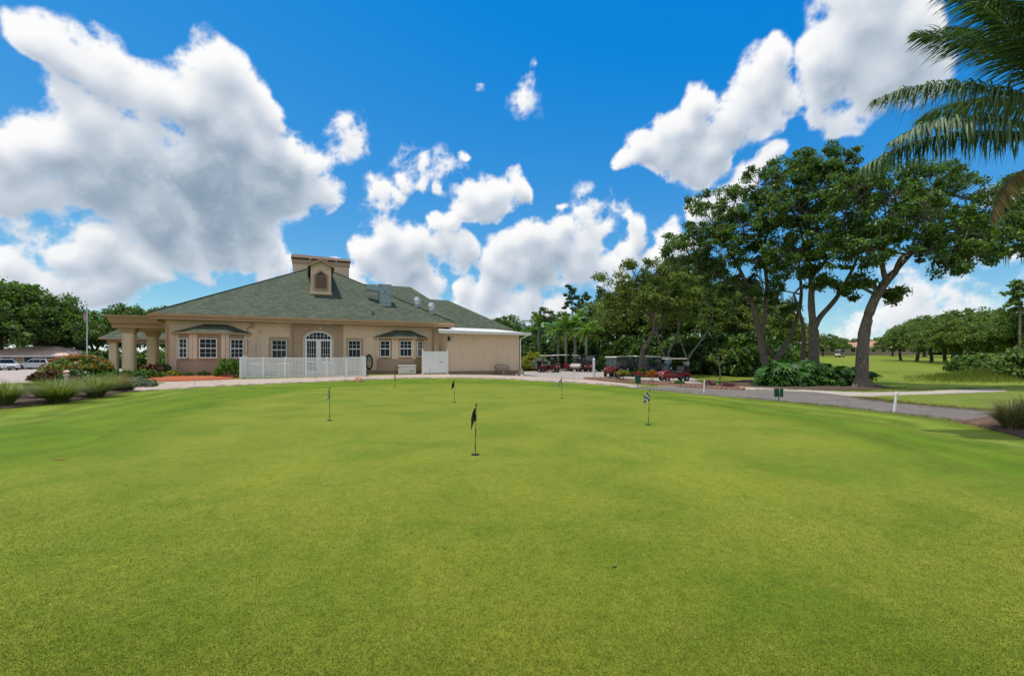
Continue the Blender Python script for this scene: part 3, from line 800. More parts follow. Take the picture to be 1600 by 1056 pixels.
# arched french doors
a0, a1, ztr, rise = 9.30, 11.24, 2.66, .63
aw = a1 - a0; fr = .075
d = MB()
def arc(wd, rs, n_=18):                               # elliptical arch from (0,0) over (wd/2, rs) to (wd, 0)
    return [(wd / 2 - wd / 2 * math.cos(math.pi * i / n_), rs * math.sin(math.pi * i / n_)) for i in range(n_ + 1)]
oa = arc(aw, rise); ia = [(fr + (aw - 2 * fr) * (x_ / aw), max(0, z_ * (rise - fr) / rise)) for x_, z_ in oa]
for i in range(len(oa) - 1):
    (xo, zo), (xp, zp), (xi, zi), (xj, zj) = oa[i], oa[i + 1], ia[i], ia[i + 1]
    d.hexa([(xi, -.05, ztr + zi), (xj, -.05, ztr + zj), (xj, .1, ztr + zj), (xi, .1, ztr + zi), (xo, -.05, ztr + zo), (xp, -.05, ztr + zp), (xp, .1, ztr + zp), (xo, .1, ztr + zo)])
d.box(0, fr, -.05, .1, .05, ztr - .001); d.box(aw - fr, aw, -.05, .1, .05, ztr - .001)
d.box(fr, aw - fr, -.05, .1, ztr - .09, ztr + .05); d.box(aw / 2 - .09, aw / 2 + .09, -.055, .1, .05, ztr - .09)
d.box(fr, aw - fr, -.05, .1, .05, .28)
door = d.build('french_door', M['white_paint'], club, (a0, WALL, 0))
# spandrels close the wall above the arch
sp = MB()
for i in range(len(oa) - 1):
    (xo, zo), (xp, zp) = oa[i], oa[i + 1]
    sp.hexa([(xo, -.02, ztr + zo), (xp, -.02, ztr + zp), (xp, .2, ztr + zp), (xo, .2, ztr + zo), (xo, -.02, 3.292), (xp, -.02, 3.292), (xp, .2, 3.292), (xo, .2, 3.292)])
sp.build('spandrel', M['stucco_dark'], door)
# door moulding
mo = MB(); mo.tube([(x_ * (aw + .16) / aw - .08, -.05, ztr + z_ * 1.1) for x_, z_ in oa], .045, 6)
mo.tube([(-.08, -.05, .1), (-.08, -.05, ztr)], .045, 6); mo.tube([(aw + .08, -.05, .1), (aw + .08, -.05, ztr)], .045, 6)
mo.build('moulding', M['stucco_light'], door, smooth=True)
bars = MB(); cwid = (aw / 2 - .09 - fr)
for side in (0, 1):
    x0 = fr if side == 0 else aw / 2 + .09
    bars.box(x0, x0 + .09, -.03, .06, .28, ztr - .09); bars.box(x0 + cwid - .09, x0 + cwid, -.03, .06, .28, ztr - .09)
    bars.box(x0 + .09, x0 + cwid - .09, -.03, .06, .95, 1.06)
    xi, wi = x0 + .09, cwid - .18
    for c in (1, 2, 3): bars.box(xi + c * wi / 4 - .011, xi + c * wi / 4 + .011, 0, .05, 1.06, ztr - .09) if c < 4 else None
    for r_ in (1, 2): bars.box(xi, xi + wi, .004, .046, 1.06 + r_ * .5 - .011, 1.06 + r_ * .5 + .011)
    pane(door, xi, xi + wi, .28, .95, .07, 'glass_green')
    for c in range(4):
        for r_ in range(3): pane(door, xi + c * wi / 4, xi + (c + 1) * wi / 4, 1.06 + r_ * .5, 1.06 + (r_ + 1) * .5, .07, 'glass')
for c in range(1, 7):
    x_ = fr + c * (aw - 2 * fr) / 7; t = (x_ / aw - .5) * 2; bars.box(x_ - .012, x_ + .012, 0, .05, ztr + .05, ztr + (rise - fr) * math.sqrt(max(0, 1 - t * t)))
bars.box(fr + .12, aw - fr - .12, .004, .046, ztr + .28, ztr + .30)
bars.build('sash_bar', M['white_paint'], door)
ng = MB(); n_ = len(ia)
ng.add([(x_, .07, ztr + z_) for x_, z_ in ia], [tuple(range(n_))]); ng.build('pane', M['glass'], door)
hd = MB().tube([(aw / 2 - .12, -.06, 1.0), (aw / 2 - .12, -.10, 1.0), (aw / 2 - .2, -.10, 1.0)], .015, 6).build('handle', M['aluminium'], door)

# ---- roofs
def slope_face(mb, pts):
    """planar roof face with uv in metres: u along the eaves, v up the slope"""
    P = [Vector(q) for q in pts]
    nrm_ = Vector((0, 0, 0))
    for i in range(len(P)): nrm_ += P[i].cross(P[(i + 1) % len(P)])
    nrm_.normalize()
    if nrm_.z < 0: nrm_ = -nrm_; P = P[::-1]
    u = Vector((0, 0, 1)).cross(nrm_); u = u.normalized() if u.length > 1e-6 else Vector((1, 0, 0)); v = nrm_.cross(u)
    mb.add(P, [tuple(range(len(P)))], [[(q.dot(u), q.dot(v)) for q in P]])
ZE = FZ + .38                                          # shingle edge
AP = (10.45, 10.45, 10.12)
BK = 19.5
r_ = MB()
slope_face(r_, [(-.06, -.06, ZE), (20.86, -.06, ZE), AP])
slope_face(r_, [(20.86, -.06, ZE), (20.86, BK, ZE), AP])
slope_face(r_, [(-.06, -.06, ZE), AP, (-.06, BK, ZE)])
roof = r_.build('roof', M['shingle'], club)
ed = MB()                                              # thickness of the shingle edge
ed.box(-.06, 20.86, -.06, -.04, ZE - .035, ZE - .002); ed.box(-.06, -.04, -.04, BK, ZE - .035, ZE - .002)
ed.build('drip_edge', M['fascia'], roof)
cp = MB()                                              # ridge caps along the hips
for c_ in ((-.06, -.06, ZE), (20.86, -.06, ZE)):
    a_, b_ = Vector(c_), Vector(AP)
    cp.tube([a_ + Vector((0, 0, .0)), b_ + Vector((0, 0, .0))], .07, 6)
cp.build('hip_cap', M['shingle'], roof)
# rear wing
EZ = ZE; e0 = 6.3
R1a, R1b, R2a, R2b = (23.8, 12.5, 7.76), (21.8, 12.5, 7.76), (20.2, 15.5, 9.46), (12.0, 15.5, 9.46)
rr_ = MB()
slope_face(rr_, [(14, e0, EZ), (29.2, e0, EZ), R1a, R1b, R2a, R2b])
slope_face(rr_, [(29.2, e0, EZ), (29.2, 18.7, EZ), R1a])
slope_face(rr_, [R1a, (29.2, 18.7, EZ), (21.8, 20.5, EZ), R1b]); slope_face(rr_, [R1b, (21.8, 20.5, EZ), (20.2, 24.7, EZ), R2a]); slope_face(rr_, [R2a, (20.2, 24.7, EZ), (12, 24.7, EZ), R2b])
rear = rr_.build('rear_roof', M['shingle'], club)
MB().box(14, 29.15, e0 - .0, e0 + .05, FZ + .02, EZ - .01).box(29.1, 29.15, e0 + .05, 18.7, FZ + .02, EZ - .01).build('fascia', M['fascia'], club)
MB().box(20.2, 28.5, e0 + .7, e0 + .95, -.6, FZ + .02).box(28.25, 28.5, e0 + .95, 18, -.6, FZ + .02).build('rear_wall', M['stucco'], club)
# left rear wing, only its ridge shows over the hip
rl = MB(); RA, RB = (1.2, 19.5, 8.05), (9, 19.5, 8.05)
slope_face(rl, [(-2.6, 13.0, EZ), (12, 13.0, EZ), RB, RA]); slope_face(rl, [(-2.6, 13.0, EZ), RA, (-2.6, 26, EZ)]); slope_face(rl, [RA, RB, (12, 26, EZ), (-2.6, 26, EZ)])
rl.build('left_roof', M['shingle'], club)
MB().box(-2.5, 12, 13.05, 13.1, FZ + .02, EZ - .01).box(-2.5, -2.45, 13.1, 26, FZ + .02, EZ - .01).build('fascia', M['fascia'], club)
MB().box(-1.9, .7, 13.7, 25.4, -.5, FZ + .02).build('left_wall', M['stucco'], club)

# ---- dormer
dz = 6.53                                              # foot of the dormer front on the slope
dm = MB(); b0 = 4.0
dm.add([(9.72, b0, dz), (11.30, b0, dz), (11.30, b0, 8.98), (10.51, b0, 9.36), (9.72, b0, 8.98), (9.72, 9, dz), (11.30, 9, dz), (11.30, 9, 8.98), (10.51, 9, 9.36), (9.72, 9, 8.98)],
       [(0, 1, 2, 3, 4), (0, 4, 9, 5), (1, 6, 7, 2)])
dormer = dm.build('dormer', M['stucco'], club)
dr = MB()
slope_face(dr, [(9.46, b0 - .28, 8.98), (10.51, b0 - .28, 9.53), (10.51, 9.6, 9.53), (9.46, 9.2, 8.98)]); slope_face(dr, [(11.56, b0 - .28, 8.98), (10.51, b0 - .28, 9.53), (10.51, 9.6, 9.53), (11.56, 9.2, 8.98)])
dr.build('dormer_roof', M['shingle'], dormer)
rk = MB()
for s1_ in (9.46, 11.56):
    q = [(s1_, 8.74), (10.51, 9.30), (10.51, 9.51), (s1_, 8.96)]
    rk.hexa([(q[0][0], b0 - .30, q[0][1]), (q[1][0], b0 - .30, q[1][1]), (q[1][0], b0 - .20, q[1][1]), (q[0][0], b0 - .20, q[0][1]),
             (q[3][0], b0 - .30, q[3][1]), (q[2][0], b0 - .30, q[2][1]), (q[2][0], b0 - .20, q[2][1]), (q[3][0], b0 - .20, q[3][1])])
    rk.box(min(s1_, s1_ + (.1 if s1_ < 10 else -.1)), max(s1_, s1_ + (.1 if s1_ < 10 else -.1)), b0 - .2, 8.5, 8.74, 8.95)
rk.build('rake_board', M['fascia'], dormer)
lv = MB(); wx0, wx1, lz0, lz1, lpk = 9.95, 11.07, 6.90, 8.18, 8.62
pts = [(wx0, lz0), (wx1, lz0), (wx1, lz1), (10.51, lpk), (wx0, lz1)]
inn = [(wx0 + .13, lz0 + .13), (wx1 - .13, lz0 + .13), (wx1 - .13, lz1 - .06), (10.51, lpk - .15), (wx0 + .13, lz1 - .06)]
for i in range(5):
    j = (i + 1) % 5
    lv.hexa([(pts[i][0], b0 - .09, pts[i][1]), (pts[j][0], b0 - .09, pts[j][1]), (pts[j][0], b0, pts[j][1]), (pts[i][0], b0, pts[i][1]),
             (inn[i][0], b0 - .09, inn[i][1]), (inn[j][0], b0 - .09, inn[j][1]), (inn[j][0], b0, inn[j][1]), (inn[i][0], b0, inn[i][1])])
lv.build('vent_frame', M['stucco_dark'], dormer)
bk = MB(); bk.add([(x_, b0 - .01, z_) for x_, z_ in inn], [(0, 1, 2, 3, 4)]); bk.build('vent_back', M['dark_trim'], dormer)
sl = MB().hexa([(wx0 + .14, b0 - .07, 0), (wx1 - .14, b0 - .07, 0), (wx1 - .14, b0 - .015, .05), (wx0 + .14, b0 - .015, .05), (wx0 + .14, b0 - .07, .015), (wx1 - .14, b0 - .07, .015), (wx1 - .14, b0 - .015, .065), (wx0 + .14, b0 - .015, .065)]).mesh('slat')
sl.materials.append(M['plinth'])
for k in range(14): link_mesh('slat', sl, None, dormer, (0, 0, lz0 + .14 + k * .082))
MB().box(9.66, 11.36, b0 - .07, b0 - .001, dz + .06, dz + .2).build('dormer_sill', M['stucco_light'], dormer)

# ---- big chimney block behind the apex
cb = MB(); cb.box(8.2, 13.2, 10.6, 12.8, 8, 10.55)
chim = cb.build('chimney_block', M['stucco'], club)
MB().box(8.12, 13.28, 10.52, 12.88, 10.25, 10.62).build('chimney_band', M['stucco_dark'], chim)
MB().box(8.16, 13.24, 10.56, 12.84, 10.62, 10.80).build('cap_shade_strip', M['dark_trim'], chim)  # dark strip painted as the shadow under the cap
ct = MB()
ct.add([(8.02, 10.42, 10.80), (13.38, 10.42, 10.80), (13.38, 12.98, 10.80), (8.02, 12.98, 10.80), (8.10, 10.5, 11.10), (13.30, 10.5, 11.02), (13.30, 12.9, 11.02), (8.10, 12.9, 11.10), (10.7, 11.7, 11.22)],
       [(0, 1, 5, 4), (1, 2, 6, 5), (2, 3, 7, 6), (3, 0, 4, 7), (4, 5, 8), (5, 6, 8), (6, 7, 8), (7, 4, 8), (3, 2, 1, 0)])
ct.build('chimney_cap', M['cap_metal'], chim)
lm = MB().lathe([(.05, 0), (.07, .04), (.05, .09)], n_=8).mesh('spotlight'); lm.materials.append(M['white_paint'])
for x_ in (9.7, 11.15, 12.0): link_mesh('spotlight', lm, None, chim, (x_, 10.46, 10.66))

# ---- plant on the roof
dk = MB(); bz = lambda b: ZE + .563 * b
dk.hexa([(15.05, 2.5, bz(2.5) - .1), (16.0, 2.5, bz(2.5) - .1), (16.0, 3.4, bz(3.4) - .1), (15.05, 3.4, bz(3.4) - .1), (15.05, 2.5, 7.52), (16.0, 2.5, 7.52), (16.0, 3.4, 7.52), (15.05, 3.4, 7.52)])
duct = dk.build('exhaust_duct', M['galvanized'], club, bevel=.02)
d2 = MB(); d2.hexa([(14.1, 3.5, 7.15), (15.05, 2.9, 6.95), (15.05, 3.5, 6.95), (14.1, 4.1, 7.15), (14.1, 3.5, 7.5), (15.05, 2.9, 7.35), (15.05, 3.5, 7.35), (14.1, 4.1, 7.5)]); d2.build('duct_elbow', M['galvanized'], duct)
d3 = MB()
for (p0, p1) in (((15.08, 6.35), (15.97, 7.45)), ((15.97, 6.35), (15.08, 7.45))): d3.tube([(p0[0], 2.48, p0[1]), (p1[0], 2.48, p1[1])], .012, 4)
for z_ in (5.98, 6.75, 7.5): d3.box(15.02, 16.03, 2.46, 3.43, z_ - .015, z_ + .015)
d3.build('duct_seam', M['galvanized'], duct)
fan = MB().lathe([(.28, 0), (.28, .16), (.34, .19), (.34, .44), (.28, .48), (.28, .58), (.12, .66)], n_=20)
fm = fan.mesh('roof_fan', True); fm.materials.append(M['aluminium'])
bs = MB().box(-.26, .26, -.26, .26, -.55, .0).mesh('fan_curb'); bs.materials.append(M['galvanized'])
for (x_, y_) in ((18.25, 2.75), (19.25, 1.6)):
    zz = ZE + .563 * min(y_, 20.86 - x_)
    fo = link_mesh('roof_fan', fm, None, club, (x_, y_, zz + .25)); link_mesh('fan_curb', bs, None, fo)
for (x_, y_) in ((14.3, .9), (22.6, 7.6)):
    MB().tube([(0, 0, -.1), (0, 0, .3)], .05, 8).build('vent_pipe', M['black_metal'], club, (x_, y_, ZE + .563 * (y_ if y_ < 5 else y_ - e0)))

# ---- bays
def bay(c0, c1, c2, c3, fb, ez, wins, zt0, zt1):
    """plan: wall corner c0, front corners c1 c2 at depth fb, wall corner c3; windows on the faces"""
    pl = [(c0, WALL), (c1, fb), (c2, fb), (c3, WALL)]
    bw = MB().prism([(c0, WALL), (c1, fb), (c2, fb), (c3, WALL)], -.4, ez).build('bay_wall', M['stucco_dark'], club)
    # lighter pilasters and head band, darker lower wall stays
    pw = None
    def strip(p, q, t0, t1, z0, z1, out=.05):
        P0, P1 = Vector(p), Vector(q); d_ = (P1 - P0); ln = d_.length; d_.normalize(); n_ = Vector((d_.y, -d_.x))
        a_, b_ = P0 + d_ * (t0 * ln), P0 + d_ * (t1 * ln); a2, b2 = a_ + n_ * out, b_ + n_ * out
        pw.hexa([(a2.x, a2.y, z0), (b2.x, b2.y, z0), (b_.x, b_.y, z0), (a_.x, a_.y, z0), (a2.x, a2.y, z1), (b2.x, b2.y, z1), (b_.x, b_.y, z1), (a_.x, a_.y, z1)])
    for i, (t0, t1) in enumerate(((0.0, .14), (0, .13), (.84, 1.0))):
        pw = MB(); strip(pl[i], pl[i + 1], t0, t1, 1.20, ez - .002, .045 + .004 * i); pw.build('pilaster', M['stucco_light'], bw)
    for (i, t0, t1, o_) in ((0, .80, 1.0, .053), (1, .87, 1.0, .057), (2, 0, .14, .061)):
        pw = MB(); strip(pl[i], pl[i + 1], t0, t1, 1.20, ez - .002, o_); pw.build('pilaster', M['stucco_light'], bw)
    pw = MB()
    for i in range(3): strip(pl[i], pl[i + 1], -.02, 1.02, -.35, .26, .03 + .004 * i)
    pw.build('bay_plinth', M['plinth'], bw)
    for (face, t0, t1, z0, z1, cols, rb) in wins:
        P0, P1 = Vector(pl[face]), Vector(pl[face + 1]); d_ = P1 - P0; a_ = P0 + d_ * t0
        n_ = Vector((d_.y, -d_.x)).normalized() * .085; a_ = a_ + n_
        window(a_.x, a_.y, z0, d_.length * (t1 - t0), z1 - z0, cols, 2, rb, math.atan2(d_.y, d_.x), fr=.05, depth=.09)
    # small hip roof
    o_ = .32
    E_ = [(c0 - o_ * .9, WALL - .02), (c1 - o_ * .35, fb - o_), (c2 + o_ * .35, fb - o_), (c3 + o_ * .9, WALL - .02)]
    br_ = MB(); T = [(zt0, WALL - .01, ez + .72), (zt1, WALL - .01, ez + .72)]
    e3 = [(x_, y_, ez + .12) for x_, y_ in E_]
    slope_face(br_, [e3[0], e3[1], T[0]]); slope_face(br_, [e3[1], e3[2], T[1], T[0]]); slope_face(br_, [e3[2], e3[3], T[1]])
    ro = br_.build('bay_roof', M['shingle'], bw)
    MB().prism(E_, ez, ez + .115).build('bay_fascia', M['gutter'], ro)
bay(1.32, 2.45, 4.32, 5.55, -.28, 2.92, [(0, .22, .74, 1.28, 2.60, 2, 2), (1, .195, .745, 1.28, 2.60, 3, 2), (2, .18, .78, 1.28, 2.60, 3, 2)], 2.95, 4.3)
bay(14.55, 15.95, 17.42, 18.45, -.10, 2.82, [(0, .20, .72, 1.38, 2.66, 2, 1), (1, .19, .86, 1.40, 2.67, 3, 1), (2, .22, .72, 1.40, 2.67, 2, 1)], 16.0, 17.3)
# small fittings on the front wall
for (x_, z_) in ((5.62, 2.62), (10.4, 3.56)):
    MB().lathe([(.04, -.08), (.11, -.02), (.09, .05)], n_=10).build('wall_light', M['white_paint'], club, (x_, WALL - .1, z_))
MB().box(0, .22, -.1, 0, 0, .3).build('junction_box', M['stucco_dark'], club, (5.75, WALL, FZ - .42))

# ---- portico on the left: flat cornice on square columns
po = MB()
pt = MB().box(-2.75, .69, 2.5, 9.2, 3.36, 3.66).build('portico_beam', M['fascia'], club)
MB().hexa([(-2.8, 2.35, 3.662), (.69, 2.35, 3.662), (.69, 9.4, 3.662), (-2.8, 9.4, 3.662), (-2.95, 2.15, 4.12), (.69, 2.15, 4.12), (.69, 9.6, 4.12), (-2.95, 9.6, 4.12)]).build('cornice', M['fascia'], pt)
MB().box(-3.0, .69, 2.08, 9.66, 4.122, 4.20).build('cornice_cap', M['gutter'], pt)
cl_ = MB(); cl_.box(-.33, .33, -.33, .33, -.7, 3.10); colm = cl_.mesh('column', bevel=.02); colm.materials.append(M['stucco'])
ci = MB().box(-.21, .21, -.355, -.331, .25, 2.95).box(-.355, -.331, -.21, .21, .25, 2.95).box(.331, .355, -.21, .21, .25, 2.95).mesh('column_panel'); ci.materials.append(M['stucco_light'])
cc = MB().hexa([(-.36, -.36, 3.02), (.36, -.36, 3.02), (.36, .36, 3.02), (-.36, .36, 3.02), (-.46, -.46, 3.355), (.46, -.46, 3.355), (.46, .46, 3.355), (-.46, .46, 3.355)]).mesh('capital'); cc.materials.append(M['fascia'])
for (x_, y_) in ((-1.95, 3.1), (-1.95, 8.4)):
    co = link_mesh('column', colm, None, club, (x_, y_, 0)); link_mesh('column_panel', ci, None, co); link_mesh('capital', cc, None, co)
# porte-cochere beyond it
MB().box(-10.0, -3.2, 24.2, 31.2, 3.05, 3.40).build('canopy_beam', M['fascia'], club)
pc = MB(); c0 = (-8.6, 27.0, 5.2); c1_ = (-4.6, 27.7, 5.2)
slope_face(pc, [(-10.5, 23.7, 3.42), (-2.7, 23.7, 3.42), c1_, c0]); slope_face(pc, [(-10.5, 23.7, 3.42), c0, (-10.5, 31.7, 3.42)]); slope_face(pc, [(-2.7, 23.7, 3.42), (-2.7, 31.7, 3.42), c1_]); slope_face(pc, [c0, c1_, (-2.7, 31.7, 3.42), (-10.5, 31.7, 3.42)])
pcr = pc.build('canopy_roof', M['shingle'], club)
MB().box(-10.5, -2.7, 23.7, 23.8, 3.25, 3.415).box(-10.5, -10.4, 23.8, 31.7, 3.25, 3.415).build('canopy_fascia', M['gutter'], pcr)
for (x_, y_) in ((-9.6, 24.9), (-3.7, 24.9), (-9.6, 30.4), (-3.7, 30.4)):
    co = link_mesh('column', colm, None, club, (x_, y_, -.15)); link_mesh('capital', cc, None, co)
# ---- flat-roofed annex on the right
AB = -1.5
an = MB().box(19.8, 26.15, AB, 6.2, -.7, 3.35).build('annex_wall', M['panel_siding'], club)
MB().box(19.76, 26.19, AB - .04, 6.2, -.7, .22).build('annex_plinth', M['plinth'], an)
j = MB()
for x_ in np.arange(20.9, 26.1, 1.05): j.box(x_ - .012, x_ + .012, AB - .012, AB, .22, 3.3)
j.build('siding_seam', M['panel_siding'], an)
MB().hexa([(18.95, -2.05, 3.35), (27.0, -2.05, 3.25), (27.0, 6.25, 4.08), (20.9, 6.25, 4.15), (18.95, -2.05, 3.50), (27.0, -2.05, 3.40), (27.0, 6.25, 4.23), (20.9, 6.25, 4.3)]).build('annex_roof', M['white_roof'], an)
MB().box(18.95, 27.0, -2.10, -2.06, 3.22, 3.44).build('annex_gutter', M['white_roof'], an)
MB().tube([(26.8, -2.0, 3.25), (26.5, -1.75, 3.05), (26.28, -1.6, 2.95), (26.24, -1.56, 2.8), (26.24, -1.56, -.1)], .05, 8).build('downspout', M['white_paint'], an)
MB().box(19.79, 19.95, -1.75, -1.52, 2.65, 3.0).build('flood_light', M['black_metal'], an)
MB().box(19.2, 19.6, WALL - .2, WALL - .001, 1.5, 2.4).build('meter_box', M['stucco'], club)

# ------------------------------------------------------------------ things round the clubhouse
def hw(s, b, dz=0.0):
    x_, y_ = h2w(s, b); return (x_, y_, float(gz(x_, y_)) + dz)
# lattice screen: posts, rails and one lattice infill for each bay of the screen
def screen_z(): return 1.56
fx = [5.55, 6.85, 8.15, 9.45, 10.75, 12.05, 13.30]; fb = -2.9
fence = thing('lattice_fence', 'white lattice screen fence in front of the arched clubhouse doors', 'fence', hw(5.55, fb), HA)
LEN = fx[-1] - fx[0]; zb = [float(gz(*h2w(s_, fb))) - hw(5.55, fb)[2] for s_ in fx]
post = MB().box(-.06, .06, -.06, .06, -.15, 1.36).box(-.075, .075, -.075, .075, 1.36, 1.40).mesh('post', bevel=.006); post.materials.append(M['vinyl'])
for i, s_ in enumerate(fx): link_mesh('post', post, None, fence, (s_ - fx[0], 0, zb[i]))
for b_ in (1.5, 2.9):
    for xx in (0, LEN): link_mesh('post', post, None, fence, (xx, b_, .1))
def lattice(ln, ht):
    m = MB(); st = .085; w_ = .034
    for x_ in np.arange(st * .7, ln, st): m.box(x_ - w_ / 2, x_ + w_ / 2, -.010, -.001, 0, ht)
    for z_ in np.arange(st * .7, ht, st): m.box(0, ln, .001, .010, z_ - w_ / 2, z_ + w_ / 2)
    me_ = m.mesh('lattice'); me_.materials.append(M['vinyl']); return me_
la = lattice(1.18, 1.18); lb = lattice(2.8, 1.18)
rl_ = MB().box(0, 1.18, -.025, .025, 0, .07).mesh('rail', bevel=.004); rl_.materials.append(M['vinyl'])
for i in range(len(fx) - 1):
    o = link_mesh('lattice', la, None, fence, (fx[i] - fx[0] + .06 + (fx[i + 1] - fx[i] - 1.3) / 2, 0, zb[i] + .12)); o['kind'] = 'stuff'
    for z_ in (.05, 1.29): link_mesh('rail', rl_, None, fence, (fx[i] - fx[0] + .06, 0, zb[i] + z_))
for xx in (0.0, LEN):
    o = link_mesh('lattice', lb, None, fence, (xx, .06, .12), math.pi / 2); o['kind'] = 'stuff'
# air-conditioning units behind it
ac = thing('air_conditioner', 'pale grey air conditioning unit behind the left end of lattice screen', 'air conditioner', hw(6.4, -1.6), HA, 'air conditioning units behind the lattice')
MB().box(-.42, .42, -.42, .42, .05, .95).build('casing', M['box_resin'], ac, bevel=.03)
gr = MB()
for k in range(12): gr.box(-.36, .36, -.435, -.421, .15 + k * .06, .175 + k * .06)
gr.build('grille', M['aluminium'], ac)
MB().lathe([(.34, .951), (.34, .98), (.1, 1.0)], n_=16).build('fan_guard', M['black_metal'], ac)
for (s_, lb_) in ((8.0, 'pale grey air conditioning unit behind second lattice panel'), (10.9, 'pale grey air conditioning unit behind lattice right of the doors')):
    c = copy_tree(ac); c.location = hw(s_, -1.5); c['label'] = lb_
# white vinyl gate screen
gate = thing('vinyl_fence', 'white vinyl privacy fence panel beside the annex', 'fence', hw(17.75, -1.7), HA)
gw = 2.0; pk = MB().box(.004, .2425, -.02, .02, .1, 1.78).mesh('plank', bevel=.008); pk.materials.append(M['vinyl'])
for k in range(8): link_mesh('plank', pk, None, gate, (k * .2465 + .015, 0, 0))
gpst = MB().box(-.06, .06, -.06, .06, -.1, 1.92).box(-.075, .075, -.075, .075, 1.92, 1.97).mesh('post', bevel=.008); gpst.materials.append(M['vinyl'])
for x_ in (0, gw): link_mesh('post', gpst, None, gate, (x_, .05, 0))
for z_ in (.12, 1.35, 1.74): MB().box(.06, gw - .06, -.035, -.021, z_, z_ + .08).build('rail', M['vinyl'], gate)
gs = MB().box(0, .34, -.045, -.036, 0, .10).build('notice_plate', M['white_paint'], gate, (1.3, 0, .94))
lt = MB()                                             # blurred grey lettering on the plate, too small to read
for k in range(6): lt.box(.025 + k * .05, .06 + k * .05, -.048, -.0455, .03, .075)
lt.build('lettering', M['black_metal'], gs)
# deck box
dbx = thing('deck_box', 'low cream storage box under the right bay window', 'storage box', hw(16.05, -.75), HA)
MB().box(0, 1.3, -.3, .3, .02, .60).build('body', M['box_resin'], dbx, bevel=.03)
MB().box(-.03, 1.33, -.33, .33, .61, .72).build('lid', M['box_resin'], dbx, bevel=.03)
lt = MB()
for k in range(5): lt.box(.82 + k * .065, .865 + k * .065, -.306, -.3005, .22, .28)
lt.build('lettering', M['black_metal'], dbx)
# hose on its reel
hs = thing('garden_hose', 'coiled black garden hose hung on the wall behind the lattice fence end', 'hose', hw(13.95, .45), HA)
m = MB()
for k in range(6):
    pts = [(.42 * (1 - .04 * k) * .62 * math.cos(a_), -.02 - .028 * k, 1.0 + .60 * (1 - .03 * k) * math.sin(a_) - .05) for a_ in np.linspace(0, 2 * math.pi, 25)]
    m.tube(pts, .035, 6, False)
m.build('hose_coil', M['black_rubber'], hs, smooth=True)
MB().box(-.08, .08, -.15, .2, 1.42, 1.55).build('bracket', M['black_metal'], hs)
# bench
bn = thing('park_bench', 'black metal garden bench with curved back against the annex', 'bench', hw(24.25, -2.3), HA)
st = MB()
for k in range(6): st.box(-.6, .6, -.24 + k * .075, -.19 + k * .075, .42, .44)
st.build('seat', M['black_metal'], bn)
bk = MB()
top = [(x_, .2, .80 + .12 * math.cos(x_ * math.pi / 1.3)) for x_ in np.linspace(-.6, .6, 13)]
bk.tube(top, .022, 6); bk.tube([(-.6, .19, .5), (.6, .19, .5)], .018, 6)
for x_ in np.linspace(-.54, .54, 10): bk.tube([(x_, .19, .5), (x_, .2, .80 + .11 * math.cos(x_ * math.pi / 1.3))], .009, 5)
for cx in (-.36, 0, .36):
    bk.tube([(cx + .13 * math.cos(a_), .195, .66 + .12 * math.sin(a_)) for a_ in np.linspace(0, 2 * math.pi, 13)], .011, 5, False)
bk.build('backrest', M['black_metal'], bn)
for sx in (-.6, .6):
    MB().tube([(sx, -.26, 0), (sx, -.25, .62)], .02, 6).build('leg', M['black_metal'], bn)
    MB().tube([(sx, .24, 0), (sx, .18, .45), (sx, .2, .8)], .02, 6).build('leg', M['black_metal'], bn)
    MB().tube([(sx, -.27, .62), (sx, 0, .66), (sx, .2, .62)], .022, 6).build('armrest', M['black_metal'], bn)
# pot and stones at the annex corner
pt = MB().lathe([(.14, 0), (.24, .12), (.27, .3), (.2, .48), (.15, .55), (.18, .6), (.16, .6), (.12, .5)], n_=16).build('clay_pot', M['pot_clay'], None, hw(26.0, -2.2), smooth=True)
tag(pt, 'round beige clay pot at the right corner of the annex', 'pot')
MB().lathe([(.10, .602), (.02, .604)], n_=10).build('potting_soil', M['soil'], pt)
def rock(name, loc, sz, mat, label, cat, seed, group=None):
    rr = random.Random(seed); bm = bmesh.new(); bmesh.ops.create_icosphere(bm, subdivisions=3, radius=1)
    off = Vector((rr.uniform(0, 50), rr.uniform(0, 50), 0))
    P = np.array([tuple(v.co + off) for v in bm.verts]); nn = fbm(P, .9, 4, .55)
    for v, q in zip(bm.verts, nn):
        v.co *= 1 + .55 * q
        v.co = Vector((v.co.x * sz[0], v.co.y * sz[1], max(v.co.z, -.35) * sz[2]))
    me_ = bpy.data.meshes.new(name); bm.to_mesh(me_); bm.free()
    o = link_mesh(name, me_, mat); o.location = (loc[0], loc[1], loc[2] + .3 * sz[2]); o.rotation_euler = (0, 0, rr.uniform(0, 6))
    if label: tag(o, label, cat, group)
    return o
for k, (x_, y_) in enumerate(((803, 586.2), (808, 586.9), (815, 587.4))):
    q = gp(x_, y_); rock('garden_stone', (q.x, q.y, q.z + .02), (.16, .13, .13), M['white_paint'], ('leftmost', 'middle', 'rightmost')[k] + ' of three small white stones by the annex corner', 'stone', 30 + k, 'white stones by the annex')
q = gp(560, 596); boulder = rock('boulder', (q.x, q.y, q.z), (.40, .28, .22), M['brick_stone'], 'reddish brown rock at the edge of the green before lattice fence', 'rock', 3)
q = gp(28, 626); rock('boulder', (q.x, q.y, q.z), (.28, .22, .2), M['stone'], 'pale rock between grass clumps in left bed', 'rock', 8)

